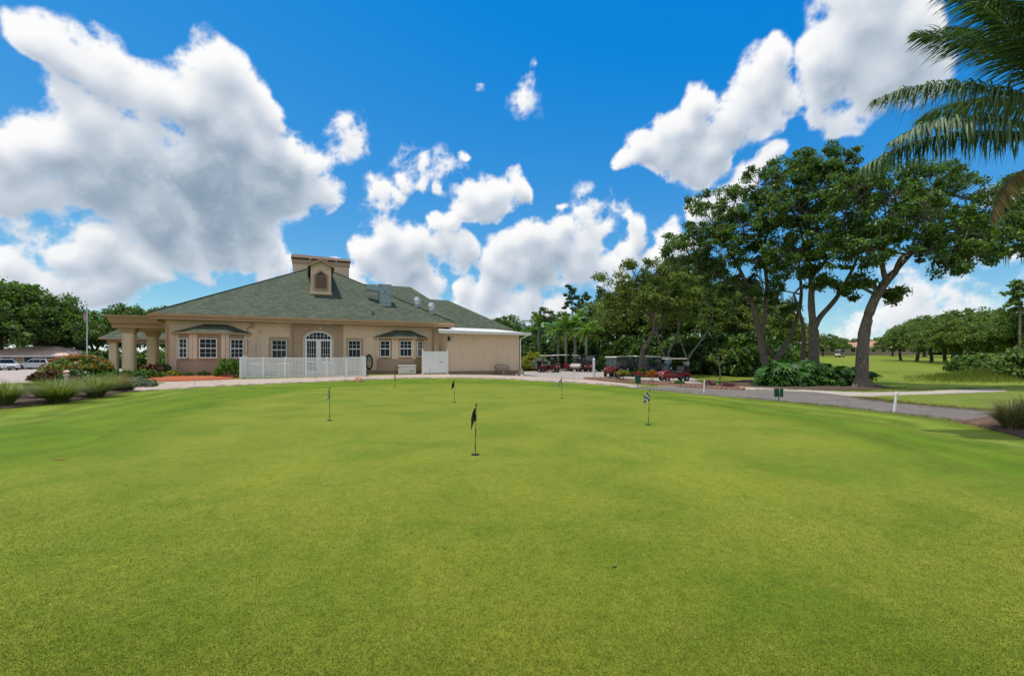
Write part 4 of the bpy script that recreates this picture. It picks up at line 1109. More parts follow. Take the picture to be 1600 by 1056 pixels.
# rope stakes round the green
stk = MB().tube([(0, 0, -.05), (0, 0, .72)], .012, 6).mesh('post_shaft'); stk.materials.append(M['aluminium'])
loop = MB().lathe([(.022, .70), (.028, .73), (.016, .76)], n_=8).mesh('post_cap'); loop.materials.append(M['black_metal'])
for k, (x_, y_, w_) in enumerate(((304, 604.5, 'by the orange mulch bed'), (494, 597, 'before the lattice fence'), (672, 591, 'before the white vinyl fence'), (787, 591.6, 'before the garden bench'), (896.5, 598.3, 'before the cart apron'))):
    q = gp(x_, y_); t = thing('rope_stake', 'thin grey rope stake at the edge of the walk ' + w_, 'stake', q, 0, 'rope stakes round the green')
    link_mesh('shaft', stk, None, t); link_mesh('cap', loop, None, t)
wst = MB().tube([(0, 0, -.05), (0, 0, .62), (0, 0, .66)], [.035, .035, .02], 8).mesh('shaft'); wst.materials.append(M['white_paint'])
wcap = MB().lathe([(.036, .52), (.0365, .56)], n_=8).mesh('band'); wcap.materials.append(M['white_roof'])
for k, (x_, y_, tl, sc, lb_) in enumerate(((1100, 614.5, .03, .95, 'white stake beside the asphalt path near the flower island'), (1397, 645.5, .12, .97, 'white stake leaning beside the asphalt path on the right'))):
    q = gp(x_, y_); t = thing('marker_stake', lb_, 'stake', q, 0, 'white marker stakes'); t.rotation_euler = (0, tl, 0); t.scale = (1, 1, sc)
    link_mesh('shaft', wst, None, t); link_mesh('band', wcap, None, t)
# tall white post by the island, green litter boxes
q = gp(928, 591); wp = thing('white_post', 'tall square white post at the tip of the flower island', 'post', q, .3)
MB().box(-.075, .075, -.075, .075, -.1, 1.62).build('shaft', M['white_paint'], wp, bevel=.01); MB().hexa([(-.09, -.09, 1.62), (.09, -.09, 1.62), (.09, .09, 1.62), (-.09, .09, 1.62), (-.02, -.02, 1.72), (.02, -.02, 1.72), (.02, .02, 1.72), (-.02, .02, 1.72)]).build('cap', M['white_paint'], wp)
q = gp(1217, 627); sg = thing('green_sign', 'small dark green double board sign on a short post by the asphalt path', 'sign', q, .1, None, .85)
MB().tube([(0, 0, -.05), (0, 0, .35)], .02, 6).build('post', M['black_metal'], sg)
for (x0, x1, lean) in ((-.19, -.006, .05), (.006, .19, -.04)):
    MB().hexa([(x0, -.03 + lean, .20), (x1, -.03, .20), (x1, .0, .20), (x0, .0 + lean, .20), (x0, -.03 + lean, .57), (x1, -.03, .57), (x1, .0, .57), (x0, .0 + lean, .57)]).build('board', M['dark_green_paint'], sg)
q = gp(996.5, 605.5); sg = thing('litter_box', 'dark green litter box on a post before the red flowers', 'litter box', q, .2)
MB().tube([(0, 0, -.05), (0, 0, .3)], .025, 6).build('post', M['black_metal'], sg)
MB().box(-.13, .13, -.11, .11, .24, .66).build('box', M['dark_green_paint'], sg, bevel=.015); MB().box(-.15, .15, -.13, .13, .665, .70).build('lid', M['dark_green_paint'], sg)
# beige lamp bollard in the left bed
q = gp(104, 606); lb = thing('bollard_light', 'small beige bollard lamp among the ornamental grasses', 'bollard', q)
MB().lathe([(.09, 0), (.085, .55), (.10, .56), (.10, .6)], n_=14).build('post', M['stucco_light'], lb, smooth=True)
MB().lathe([(.125, .60), (.13, .66), (.07, .70), (.07, .76), (.13, .80), (.14, .84), (.06, .90)], n_=14).build('lamp_head', M['stucco_light'], lb, smooth=True)
# dark green kerb timber, backed by a low black post
q0, q1 = gp(38, 607), gp(92, 602)
lw = thing('low_wall', 'low dark green retaining timber at the edge of the car park', 'wall', q0, math.atan2(q1.y - q0.y, q1.x - q0.x))
MB().box(0, (q1 - q0).length, -.08, .08, -.1, .19).build('timber', M['dark_green_paint'], lw); MB().box(-.03, (q1 - q0).length + .03, -.11, .11, .192, .25).build('capping', M['black_metal'], lw)

# ------------------------------------------------------------------ flags on the green
def checker_mat():
    m, N, L, B = new_mat('flag_cloth'); uv = N.new('ShaderNodeUVMap')
    ch = N.new('ShaderNodeTexChecker'); ch.inputs['Scale'].default_value = 4.0; ch.inputs['Color1'].default_value = (.010, .010, .014, 1); ch.inputs['Color2'].default_value = (.62, .60, .62, 1)
    L.new(uv.outputs[0], ch.inputs['Vector']); L.new(ch.outputs[0], B.inputs['Base Color']); B.inputs['Roughness'].default_value = .85; return m
M['flag_check'] = checker_mat()
M['flag_black'] = surf('flag_black', (.010, .011, .016, 1), .8, .2, 20, 60, .1, .002)
def stick_mat():
    m, N, L, B = new_mat('flag_stick'); tc = N.new('ShaderNodeTexCoord'); sx = N.new('ShaderNodeSeparateXYZ'); L.new(tc.outputs['Object'], sx.inputs[0])
    mt = N.new('ShaderNodeMath'); mt.operation = 'PINGPONG'; mt.inputs[1].default_value = .12; L.new(sx.outputs['Z'], mt.inputs[0])
    c = ramp_node(N, L, mt.outputs[0], [(.0, (.30, .24, .06, 1)), (.060, (.02, .02, .015, 1))]); N[-1].color_ramp.interpolation = 'CONSTANT' if hasattr(N[-1], 'color_ramp') else None
    L.new(c, B.inputs['Base Color']); B.inputs['Roughness'].default_value = .4; return m
M['flag_stick'] = stick_mat()
stm = MB().tube([(0, 0, -.06), (0, 0, .80)], .0085, 8).mesh('stick'); stm.materials.append(M['flag_stick'])
knm = MB().lathe([(.010, .795), (.016, .81), (.010, .83)], n_=8).mesh('knob'); knm.materials.append(M['black_metal'])
cupm = MB().lathe([(.066, .0), (.066, .012), (.01, .012)], n_=18).mesh('cup_hole_disc'); cupm.materials.append(M['black_rubber'])  # filled black disc, the dark inside of the hole put into its colour
def flag_mesh(seed, spread, droop, side):
    """a limp square of cloth hung from two points of the stick"""
    rr = random.Random(seed); n_u, n_v = 9, 8; V_, F_, U_ = [], [], []
    for j in range(n_v + 1):
        for i in range(n_u + 1):
            u, v = i / n_u, j / n_v
            out = spread * u * (1 - .25 * v * (1 - u)); fall = droop * u * u * .20 + v * .21
            fold = .045 * math.sin(u * 6 + seed + v * 1.5) * u + .05 * u
            V_.append((side * out, fold, .77 - fall))
    for j in range(n_v):
        for i in range(n_u):
            a_ = j * (n_u + 1) + i; F_.append((a_, a_ + 1, a_ + n_u + 2, a_ + n_u + 1))
            U_.append([(i / n_u, j / n_v), ((i + 1) / n_u, j / n_v), ((i + 1) / n_u, (j + 1) / n_v), (i / n_u, (j + 1) / n_v)])
    m = MB(); m.add(V_, F_, U_); return m.mesh('flag', True)
PINS = [(742.5, 713.5, .02, 1, .085, .95, -1, 'flag_black', 'nearest putting pin with a limp black flag'),
        (515, 659, .0, 2, .085, .6, -1, 'flag_check', 'putting pin with black and white flag on the left of the green'),
        (710, 630, -.01, 3, .10, .7, -1, 'flag_black', 'putting pin with dark flag behind the nearest pin'),
        (1013, 665.5, .04, 4, .13, .6, -1, 'flag_check', 'leaning putting pin with checkered flag at the right of the green'),
        (878, 623.6, -.01, 5, .12, .7, -1, 'flag_check', 'far putting pin with pale flag before the cart apron'),
        (616.5, 607.3, 0, 6, .05, 1.2, 1, 'flag_black', 'farthest putting pin before the cream storage box')]
for (x_, y_, ln, sd, spd, drp, side, mt_, lb_) in PINS:
    q = gp(x_, y_); q.z += .034
    t = thing('putting_pin', lb_, 'flagstick', q, 0, 'pins on the putting green'); t.rotation_euler = (0, ln, 0)
    link_mesh('stick', stm, None, t); link_mesh('knob', knm, None, t); link_mesh('cup_hole_disc', cupm, None, t)
    link_mesh('flag', flag_mesh(sd, spd, drp, side), M[mt_], t)
# golf ball, fallen leaf, bits of debris
bm = bmesh.new(); bmesh.ops.create_icosphere(bm, subdivisions=3, radius=.0213)
for v in bm.verts: v.co *= 1 - .02 * (math.sin(v.co.x * 900) * math.sin(v.co.y * 900) * math.sin(v.co.z * 900) > .3)
me_ = bpy.data.meshes.new('golf_ball'); bm.to_mesh(me_); bm.free()
q = gp(590, 613.8); tag(link_mesh('golf_ball', me_, M['white_paint'], None, (q.x, q.y, q.z + .055)), 'white golf ball lying on the far left of the green', 'golf ball')
def fallen_leaf(x_, y_, sz, mt_, lb_, sd):
    q = gp(x_, y_); rr = random.Random(sd); m = MB(); prof = [(0, 0), (.25, .16), (.55, .22), (.8, .13), (1, 0)]
    L_, R_, Md = [], [], []
    for (t, w_) in prof:
        Md.append(((t - .5) * sz, 0, .012 + .10 * sz * (t - .5) ** 2)); L_.append(((t - .5) * sz, w_ * sz, .03 * sz + .014)); R_.append(((t - .5) * sz, -w_ * sz, .03 * sz + .014))
    V_ = Md + L_ + R_; k = len(prof)
    m.add(V_, [(i, i + 1, k + i + 1, k + i) for i in range(k - 1)] + [(i + 1, i, 2 * k + i, 2 * k + i + 1) for i in range(k - 1)])
    o = m.build('fallen_leaf', M[mt_], None, (q.x, q.y, q.z + .034), rr.uniform(0, 6)); tag(o, lb_, 'leaf', 'leaves fallen on the green')
fallen_leaf(960, 892, .06, 'frond_dead', 'tan dry leaf lying on the foreground green', 1)
fallen_leaf(673, 659, .07, 'bark_dark', 'dark dry leaf on the green left of the nearest pin', 2)
fallen_leaf(1048, 622, .09, 'bark', 'brown leaf on the far right of the green', 3)
fallen_leaf(509, 761, .05, 'pot_clay', 'tiny tan leaf on the left middle of the green', 4)
fallen_leaf(92, 722, .16, 'mulch', 'reddish scrap of leaf at the left edge of the green', 5)

# ------------------------------------------------------------------ plants: generators
def leaves(centres, radii, per, size, seed, up=.5, flat=.75, out=.6, shell=.55):
    """leaf-sized diamonds through clumps; centres (n,3), radii (n,) -> verts, quads"""
    rg = np.random.RandomState(seed); n_ = len(centres)
    C = np.repeat(np.asarray(centres, float), per, 0); Rr = np.repeat(np.asarray(radii, float), per)
    D = rg.normal(size=(n_ * per, 3)); D /= np.linalg.norm(D, axis=1)[:, None] + 1e-9
    rad = (shell + (1 - shell) * rg.rand(n_ * per)) * (rg.rand(n_ * per) ** .35)
    off = D * rad[:, None] * Rr[:, None]; off[:, 2] *= flat
    P = C + off
    ax = D * out + rg.normal(size=D.shape) * .75; ax[:, 2] += up * .3; ax /= np.linalg.norm(ax, axis=1)[:, None] + 1e-9
    nm = rg.normal(size=D.shape) * .8 + D * .5; nm[:, 2] += up
    sd = np.cross(ax, nm); sd /= np.linalg.norm(sd, axis=1)[:, None] + 1e-9
    nn_ = np.cross(sd, ax)
    s = size * (.6 + .8 * rg.rand(n_ * per))[:, None]
    w_ = s * .36
    v0 = P - ax * s * .5; v2 = P + ax * s * .5 - nn_ * s * .12; v1 = P + sd * w_ + nn_ * s * .08; v3 = P - sd * w_ + nn_ * s * .08
    V_ = np.stack([v0, v1, v2, v3], 1).reshape(-1, 3)
    return V_, np.arange(len(V_)).reshape(-1, 4)
def limb(mb, pts, radii, n_=7, wob=0.0, rr=None):
    """tapered limb; a smooth curve through the points"""
    if len(pts) > 2:
        sm = smooth_poly([tuple(p) for p in pts], 4, False); t = np.linspace(0, len(radii) - 1, len(sm))
        rad = list(np.interp(t, range(len(radii)), radii))
    else: sm, rad = [tuple(p) for p in pts], list(radii)
    if wob and rr:
        sm = [sm[0]] + [tuple(np.array(p) + np.array([rr.gauss(0, wob), rr.gauss(0, wob), rr.gauss(0, wob * .5)])) for p in sm[1:-1]] + [sm[-1]]
    mb.tube(sm, rad, n_, False, .07 if n_ >= 9 else 0.0, random.Random(len(mb.v)))
    return [Vector(p) for p in sm], rad
def grow(base, stems, lobes, seed, leaf=.2, per=70, clump=.75, dens=1.0, flat=.7, twig=.022, moss=0, up=.5, spur=0):
    """stems: list of ([points], [radii]) in world; lobes: (centre, (rx,ry,rz), clumps). Returns trunk mesh, crown mesh, moss mesh (relative to base)"""
    rr = random.Random(seed); base = Vector(base); mb = MB(); nodes = []
    for pts, rad in stems:
        sm, rd = limb(mb, [Vector(p) - base for p in pts], rad, 12)
        k0 = int(len(sm) * .45); nodes += list(zip(sm[k0:], rd[k0:]))
    C, RR, tips = [], [], []
    extra = []
    for (c, r3, n_) in lobes:                           # stray twigs of foliage round each lobe, for an uneven outline
        for k in range(spur):
            a_, e_ = rr.uniform(0, 6.283), rr.uniform(-.5, 1.3); f_ = rr.uniform(1.0, 1.35)
            extra.append((Vector(c) + Vector((math.cos(a_) * math.cos(e_) * r3[0] * f_, math.sin(a_) * math.cos(e_) * r3[1] * f_, math.sin(e_) * r3[2] * f_)), (r3[0] * .3, r3[1] * .3, r3[2] * .28), 3))
    for (c, r3, n_) in list(lobes) + extra:
        c = Vector(c) - base
        near = min(nodes, key=lambda q: (q[0] - c).length + max(0, q[0].z - c.z) * .8)
        mid = near[0].lerp(c, .5) + Vector((rr.gauss(0, .2), rr.gauss(0, .2), rr.gauss(.15, .2)))
        r0 = min(near[1] * .7, .05 + .035 * (near[0] - c).length)
        sm, rd = limb(mb, [near[0], mid, c], [r0, r0 * .65, r0 * .35], 6)
        loc = list(zip(sm[1:], rd[1:]))
        for k in range(max(1, int(n_ * dens))):
            while True:
                d_ = Vector((rr.uniform(-1, 1), rr.uniform(-1, 1), rr.uniform(-1, 1)))
                if .25 < d_.length < 1: break
            d_ = d_.normalized() * d_.length ** .5
            p = c + Vector((d_.x * r3[0], d_.y * r3[1], d_.z * r3[2]))
            nb = min(loc, key=lambda q: (q[0] - p).length)
            md = nb[0].lerp(p, .55) + Vector((rr.gauss(0, .08), rr.gauss(0, .08), rr.uniform(-.05, .15)))
            mb.tube([nb[0], md, p], [min(nb[1], twig * 2), twig, twig * .4], 4, False)
            C.append(tuple(p)); RR.append(clump * rr.uniform(.6, 1.25)); tips.append(p)
    V_, F_ = leaves(C, RR, per, leaf, seed, flat=flat, up=up)
    tm = mb.mesh('trunk', True); cmesh = np_mesh('crown', V_, F_, 4); mm_ = None
    if moss:
        m2 = MB()
        for k in range(moss):
            p = rr.choice(tips) + Vector((rr.gauss(0, .12), rr.gauss(0, .12), -.1)); ln = rr.uniform(.3, 1.3)
            for q in range(rr.randint(2, 4)):
                o_ = Vector((rr.gauss(0, .07), rr.gauss(0, .07), 0)); a_ = rr.uniform(0, 3.14); dx, dy = math.cos(a_) * .035, math.sin(a_) * .035; l2 = ln * rr.uniform(.5, 1)
                pp = p + o_; jx, jy = rr.gauss(0, .05), rr.gauss(0, .05)
                m2.add([(pp.x - dx, pp.y - dy, pp.z), (pp.x + dx, pp.y + dy, pp.z), (pp.x + dx * .8 + jx, pp.y + dy * .8 + jy, pp.z - l2 * .5), (pp.x - dx * .8 + jx, pp.y - dy * .8 + jy, pp.z - l2 * .5), (pp.x + jx * .5, pp.y + jy * .5, pp.z - l2)],
                       [(0, 1, 2, 3), (3, 2, 4)])
        mm_ = m2.mesh('moss')
    return tm, cmesh, mm_
def tree(name, label, base, stems, lobes, seed, lm='leaf_oak', bm_='bark', group=None, cat='tree', **kw):
    t = thing(name, label, cat, base, 0, group)
    tm, cmesh, ms = grow(base, stems, lobes, seed, **kw)
    link_mesh('trunk', tm, M[bm_], t); link_mesh('crown', cmesh, M[lm], t)
    if ms: link_mesh('moss', ms, M['moss'], t, kind='stuff')
    return t
def lob(x, y, Yt, rx, ry, n_, dyy=None):
    """lobe seen at a place in the photograph at distance Yt, radii in photo pixels"""
    k = Yt / FPX; return (at(x, y, Yt), (rx * k, (dyy if dyy else .9 * (rx + ry) / 2 * k), ry * k), n_)
def stem(pts, Yt, r0, r1):
    """(x, y[, extra depth]) places in the photograph"""
    P = [at(q[0], q[1], Yt + (q[2] if len(q) > 2 else 0)) for q in pts]; n_ = len(P)
    k = .70 if r0 > .12 else 1.0
    rad = [k * (r0 + (r1 - r0) * (i / (n_ - 1)) ** .8) for i in range(n_)]
    if r0 > .45: rad[0] *= 1.6
    return (P, rad)

# ------------------------------------------------------------------ the live oaks on the right
# right oak: one leaning trunk
b = gp(1346, 606); Yt = b.y
P0 = [(1346, 608), (1347, 590), (1348, 550), (1352, 510), (1366, 470), (1384, 440), (1398, 425)]
tree('live_oak', 'leaning live oak with wide moss-hung crown nearest the open field', b,
     [stem(P0, Yt, .62, .30), stem([(1398, 425), (1420, 400), (1450, 375, 1), (1490, 350, 1.5), (1530, 340, 2)], Yt, .26, .08),
      stem([(1384, 440), (1378, 410), (1380, 380), (1392, 345, 1), (1400, 310, 1.5)], Yt, .24, .07), stem([(1398, 425), (1410, 400, -1), (1440, 395, -2), (1490, 398, -2.5)], Yt, .18, .06),
      stem([(1420, 400), (1432, 365, 1), (1436, 330, 1), (1450, 300, 1)], Yt, .16, .05)],
     [lob(1335, 300, Yt, 40, 36, 18), lob(1385, 290, Yt + 1.5, 55, 34, 24), lob(1440, 295, Yt + 1, 60, 38, 26), lob(1500, 310, Yt + 1.5, 55, 40, 26), lob(1555, 330, Yt + 1, 50, 42, 24), lob(1595, 340, Yt, 40, 48, 18), lob(1640, 330, Yt + 1, 50, 50, 14),
      lob(1320, 350, Yt + .5, 34, 44, 16), lob(1375, 350, Yt - .5, 45, 36, 20), lob(1440, 350, Yt - 1.5, 50, 34, 22), lob(1510, 365, Yt - 1, 52, 28, 20), lob(1570, 375, Yt - .5, 45, 26, 16), lob(1310, 395, Yt, 28, 28, 10), lob(1360, 395, Yt - 1, 30, 24, 10),
      lob(1470, 392, Yt - 2, 46, 18, 12), lob(1530, 398, Yt - 1.5, 40, 16, 9), lob(1350, 440, Yt, 16, 16, 4), lob(1398, 462, Yt, 14, 12, 3), lob(1480, 420, Yt - 2.4, 20, 10, 3), lob(1405, 320, Yt + 2.5, 60, 50, 18)],
     21, 'leaf_oak', 'bark', leaf=.17, per=78, clump=.58, moss=130, dens=1.55, spur=3)
# middle oak: forked trunk
b = gp(1272, 600); Yt = b.y
tree('live_oak', 'tall live oak with forked trunk rising from the split-leaf plants', b,
     [stem([(1272, 603), (1272, 570), (1272, 540), (1271, 515)], Yt, .58, .44), stem([(1271, 515), (1268, 480), (1268, 440), (1262, 400), (1260, 350), (1262, 300), (1268, 265)], Yt, .40, .07),
      stem([(1271, 515), (1282, 495), (1305, 468), (1322, 440), (1336, 412), (1345, 380), (1340, 340)], Yt, .33, .07), stem([(1262, 400), (1250, 360), (1235, 320), (1225, 290)], Yt + .5, .18, .05), stem([(1262, 350), (1285, 310), (1300, 275), (1310, 260)], Yt + .5, .16, .05),
      stem([(1258, 590), (1255, 560), (1256, 520), (1250, 490), (1240, 460)], Yt + 1.5, .3, .12)],
     [lob(1265, 262, Yt, 38, 26, 18), lob(1305, 258, Yt + .6, 34, 22, 14), lob(1230, 285, Yt + .5, 38, 30, 18), lob(1285, 295, Yt - .6, 38, 28, 16), lob(1320, 300, Yt + .8, 26, 30, 10), lob(1250, 325, Yt - .8, 40, 34, 20), lob(1300, 345, Yt + 1, 34, 32, 12),
      lob(1270, 370, Yt - .8, 44, 34, 20), lob(1225, 345, Yt + .6, 34, 36, 14), lob(1245, 405, Yt - .8, 40, 30, 16), lob(1290, 405, Yt - .3, 36, 28, 12), lob(1330, 375, Yt + .8, 28, 26, 8), lob(1268, 440, Yt - .8, 26, 18, 6), lob(1318, 460, Yt, 10, 16, 3)],
     22, 'leaf_oak', 'bark', leaf=.17, per=76, clump=.54, moss=50, dens=1.55, spur=3)
# left oak of the group: several leaning stems
b = gp(1198, 598); Yt = b.y + 1
tree('live_oak', 'large dark live oak with several leaning stems left of the forked oak', b,
     [stem([(1200, 600), (1196, 570), (1188, 530), (1180, 490), (1168, 450), (1150, 410), (1130, 375), (1115, 350)], Yt, .50, .08), stem([(1188, 530), (1196, 490), (1198, 440), (1190, 390), (1185, 340), (1190, 300)], Yt, .30, .07),
      stem([(1203, 598), (1215, 560), (1232, 530), (1246, 495), (1252, 460), (1250, 430)], Yt + .8, .38, .14), stem([(1168, 450), (1140, 440), (1110, 425), (1085, 410)], Yt, .2, .06), stem([(1212, 565), (1200, 545), (1185, 525), (1178, 500)], Yt + 1.2, .25, .1)],
     [lob(1190, 290, Yt, 42, 30, 20), lob(1150, 315, Yt + .5, 42, 32, 20), lob(1110, 350, Yt, 40, 34, 20), lob(1080, 385, Yt + .5, 32, 30, 14), lob(1205, 330, Yt - .8, 40, 34, 18), lob(1160, 355, Yt - .8, 44, 34, 22), lob(1120, 395, Yt - .8, 40, 32, 18),
      lob(1200, 385, Yt - .8, 42, 34, 20), lob(1160, 410, Yt - .5, 42, 30, 18), lob(1085, 425, Yt, 30, 24, 10), lob(1130, 440, Yt, 38, 26, 12), lob(1190, 440, Yt - .5, 34, 26, 12), lob(1225, 420, Yt + 1, 30, 30, 10), lob(1160, 465, Yt + .6, 30, 20, 7), lob(1215, 475, Yt + 1.6, 24, 24, 7), lob(1062, 400, Yt + .4, 18, 22, 6)],
     23, 'leaf_oak', 'bark', leaf=.17, per=76, clump=.56, moss=80, dens=1.55, spur=3)
# oak by the carts, bent trunk
b = gp(1000, 588); Yt = b.y
tree('live_oak', 'oak with bent grey trunk standing between the parked golf carts', b,
     [stem([(1000, 588), (1002, 565), (1006, 545), (1018, 525), (1022, 505), (1018, 480), (1008, 455), (995, 435)], Yt, .42, .10), stem([(1018, 525), (1030, 510), (1040, 490), (1048, 465)], Yt, .2, .07), stem([(1020, 500), (1000, 480), (980, 470), (960, 460)], Yt + .5, .16, .06)],
     [lob(985, 435, Yt, 30, 22, 12), lob(1020, 430, Yt + .5, 32, 20, 12), lob(955, 460, Yt, 26, 22, 9), lob(1050, 450, Yt + .5, 28, 24, 10), lob(990, 465, Yt - .8, 34, 22, 12), lob(1030, 465, Yt - .5, 30, 22, 10), lob(960, 485, Yt + .5, 26, 18, 7), lob(1060, 480, Yt, 24, 22, 8), lob(1000, 490, Yt + 1, 26, 16, 6)],
     24, 'leaf_oak_warm', 'bark', leaf=.20, per=60, clump=.7, moss=40, dens=1.7, spur=2)
# small multi-stemmed trees behind the right-hand cart
for k, (xb, yb, lean, lb_) in enumerate(((1040, 585, 1, 'slim pale-stemmed oak forking just behind the nearest cart'), (1074, 586, 1.6, 'slim pale oak leaning right behind the nearest cart'))):
    b = gp(xb, yb); Yt = b.y
    tree('young_oak', lb_, b, [stem([(xb, yb), (xb + 2, 560), (xb + 12 * lean, 535), (xb + 22 * lean, 510), (xb + 26 * lean, 480)], Yt, .22, .05), stem([(xb + 1, 565), (xb - 8, 540), (xb - 14, 515), (xb - 12, 490)], Yt, .15, .05)],
         [lob(xb + 20, 470, Yt, 26, 24, 9), lob(xb - 10, 480, Yt, 24, 22, 9), lob(xb + 30, 500, Yt + .6, 26, 20, 8), lob(xb + 5, 450, Yt + .6, 26, 22, 8), lob(xb - 16, 505, Yt + .5, 20, 18, 6)], 30 + k, 'leaf_oak_warm', 'bark_pale', group='young oaks behind the carts', leaf=.22, per=60, clump=.85)

# ------------------------------------------------------------------ prototype trees for the woods; copies share their meshes
def proto(seed, h, spread, trunk_r, fork, lm, bm_, leaf, per, clump, nl, nc, low=.3):
    rr = random.Random(seed); z0 = h * fork; stems_ = []
    stems_.append(([(0, 0, -.3), (rr.gauss(0, .15), rr.gauss(0, .15), z0 * .5), (rr.gauss(0, .3), rr.gauss(0, .3), z0)], [trunk_r, trunk_r * .8, trunk_r * .65]))
    tp = stems_[0][0][-1]
    for k in range(4):
        a_ = k * 1.57 + rr.uniform(-.5, .5); e_ = (tp[0] + math.cos(a_) * spread * .5, tp[1] + math.sin(a_) * spread * .5, h * rr.uniform(.68, .85))
        md = (tp[0] + math.cos(a_) * spread * .2, tp[1] + math.sin(a_) * spread * .2, (tp[2] + e_[2]) * .5)
        stems_.append(([tp, md, e_], [trunk_r * .5, trunk_r * .35, trunk_r * .15]))
    lobes_ = []
    for k in range(nl):
        a_ = k * 2.399 + rr.uniform(-.3, .3); f_ = math.sqrt((k + .5) / nl); zz = h * (1 - .10 - (1 - low - .1) * (f_ ** 1.6) * rr.uniform(.6, 1.0))
        lobes_.append((Vector((math.cos(a_) * spread * f_ * .8, math.sin(a_) * spread * f_ * .8, zz)), (spread * .34, spread * .34, h * .13), nc))
    return grow((0, 0, 0), stems_, lobes_, seed, leaf=leaf, per=per, clump=clump)
PROTO = {}
for key, args in {'round': (41, 10, 4.6, .32, .32, None, None, .26, 75, .95, 15, 10, .32), 'tall': (42, 13, 4.0, .28, .38, None, None, .27, 75, .95, 16, 9, .35),
                  'wide': (43, 9, 6.0, .40, .28, None, None, .28, 80, 1.05, 18, 9, .38), 'far': (44, 10, 6.5, .42, .26, None, None, .42, 60, 1.35, 18, 7, .32)}.items():
    PROTO[key] = grow_ = proto(*args)
first_use = {}
def plant(key, pos, sc, rz, lm, bm_, name, label, group, sz=1.0):
    t = thing(name, label, 'tree', pos, rz, group, (sc, sc, sc * sz))
    for part, me_, mt_ in (('trunk', PROTO[key][0], M[bm_]), ('crown', PROTO[key][1], M[lm])):
        if not me_.materials: me_.materials.append(None)
        o = bpy.data.objects.new(part, me_); COL.objects.link(o); o.parent = t
        o.material_slots[0].link = 'OBJECT'; o.material_slots[0].material = mt_
    return t
rw = random.Random(77)
ORD = ['first', 'second', 'third', 'fourth', 'fifth', 'sixth', 'seventh', 'eighth', 'ninth', 'tenth', 'eleventh', 'twelfth', 'thirteenth', 'fourteenth', 'fifteenth', 'sixteenth', 'seventeenth', 'eighteenth', 'nineteenth', 'twentieth']
def by_px(x, Yt):
    X = (x - 800) / FPX * Yt; return on(X, Yt)
# woods behind the carts: (x in photo, distance, top y in photo, prototype, leaf)
WOODS = [(832, 78, 505, 'round', 'leaf_dark'), (852, 84, 478, 'tall', 'leaf_dark'), (876, 90, 488, 'tall', 'leaf_dark'), (905, 74, 500, 'round', 'leaf_oak_warm'), (930, 66, 470, 'round', 'leaf_oak_warm'), (950, 72, 450, 'tall', 'leaf_dark'),
         (968, 60, 455, 'round', 'leaf_oak_warm'), (990, 66, 440, 'tall', 'leaf_dark'), (1015, 58, 430, 'round', 'leaf_oak_warm'), (1040, 64, 420, 'tall', 'leaf_dark'), (1062, 56, 402, 'tall', 'leaf_oak_warm'), (1085, 60, 385, 'tall', 'leaf_dark'),
         (1108, 54, 440, 'round', 'leaf_oak'), (1130, 60, 430, 'tall', 'leaf_dark'), (1150, 52, 450, 'round', 'leaf_oak_warm'), (1172, 58, 440, 'tall', 'leaf_dark'), (1195, 62, 462, 'round', 'leaf_oak_warm'), (1216, 66, 470, 'round', 'leaf_oak_warm'), (1234, 70, 490, 'round', 'leaf_oak_warm')]
for k, (x_, Yt, yt, key, lm) in enumerate(WOODS):
    p = by_px(x_, Yt); top = at(x_, yt, Yt).z; h0 = {'round': 10.3, 'tall': 13.2, 'wide': 9.3, 'far': 10.3}[key]
    sc = (top - p.z) / h0
    plant(key, p, max(sc, .55), rw.uniform(0, 6), lm, 'bark_pale' if k % 3 == 0 else 'bark_dark', 'broadleaf_tree', 'leafy tree in the dark wood behind the golf carts, %s from its left end' % ORD[k], 'trees of the wood behind the carts')
# dark evergreen understorey of the same wood
def bush_mesh(seed, rx, ry, rz, n_, per, leaf, clump):
    rr = random.Random(seed); C, RR = [], []
    for k in range(n_):
        a_ = rr.uniform(0, 6.283); e_ = math.asin(rr.uniform(0, 1)); r0 = rr.uniform(.62, .95)
        C.append((rx * r0 * math.cos(a_) * math.cos(e_), ry * r0 * math.sin(a_) * math.cos(e_), rz * (.12 + .86 * r0 * math.sin(e_)))); RR.append(clump * rr.uniform(.7, 1.25))
    V_, F_ = leaves(C, RR, per, leaf, seed, up=.7, flat=.85); V_[:, 2] = np.maximum(V_[:, 2], .01)
    me_ = np_mesh('foliage', V_, F_, 4)
    mb = MB()
    for k in range(5):
        q = C[rr.randrange(n_)]; mb.tube([(q[0] * .15, q[1] * .15, -.1), (q[0] * .5, q[1] * .5, q[2] * .5), q], [.04 * rz, .025 * rz, .008], 5, False)
    return me_, mb.mesh('stem')
BUSH = {'round': bush_mesh(51, 1, 1, 1, 46, 42, .17, .27), 'big': bush_mesh(52, 2.4, 2.0, 2.2, 110, 50, .26, .5), 'small': bush_mesh(53, .5, .5, .5, 22, 34, .10, .16), 'flat': bush_mesh(54, 1.2, .9, .45, 44, 36, .12, .2)}
def bush(key, pos, sc, lm, name, label, cat='shrub', group=None, rz=None, bm_='bark_dark'):
    t = thing(name, label, cat, pos, rw.uniform(0, 6) if rz is None else rz, group, sc)
    for part, me_, mt_ in (('foliage', BUSH[key][0], M[lm]), ('stem', BUSH[key][1], M[bm_])):
        if not me_.materials: me_.materials.append(None)
        o = bpy.data.objects.new(part, me_); COL.objects.link(o); o.parent = t; o.material_slots[0].link = 'OBJECT'; o.material_slots[0].material = mt_
    return t
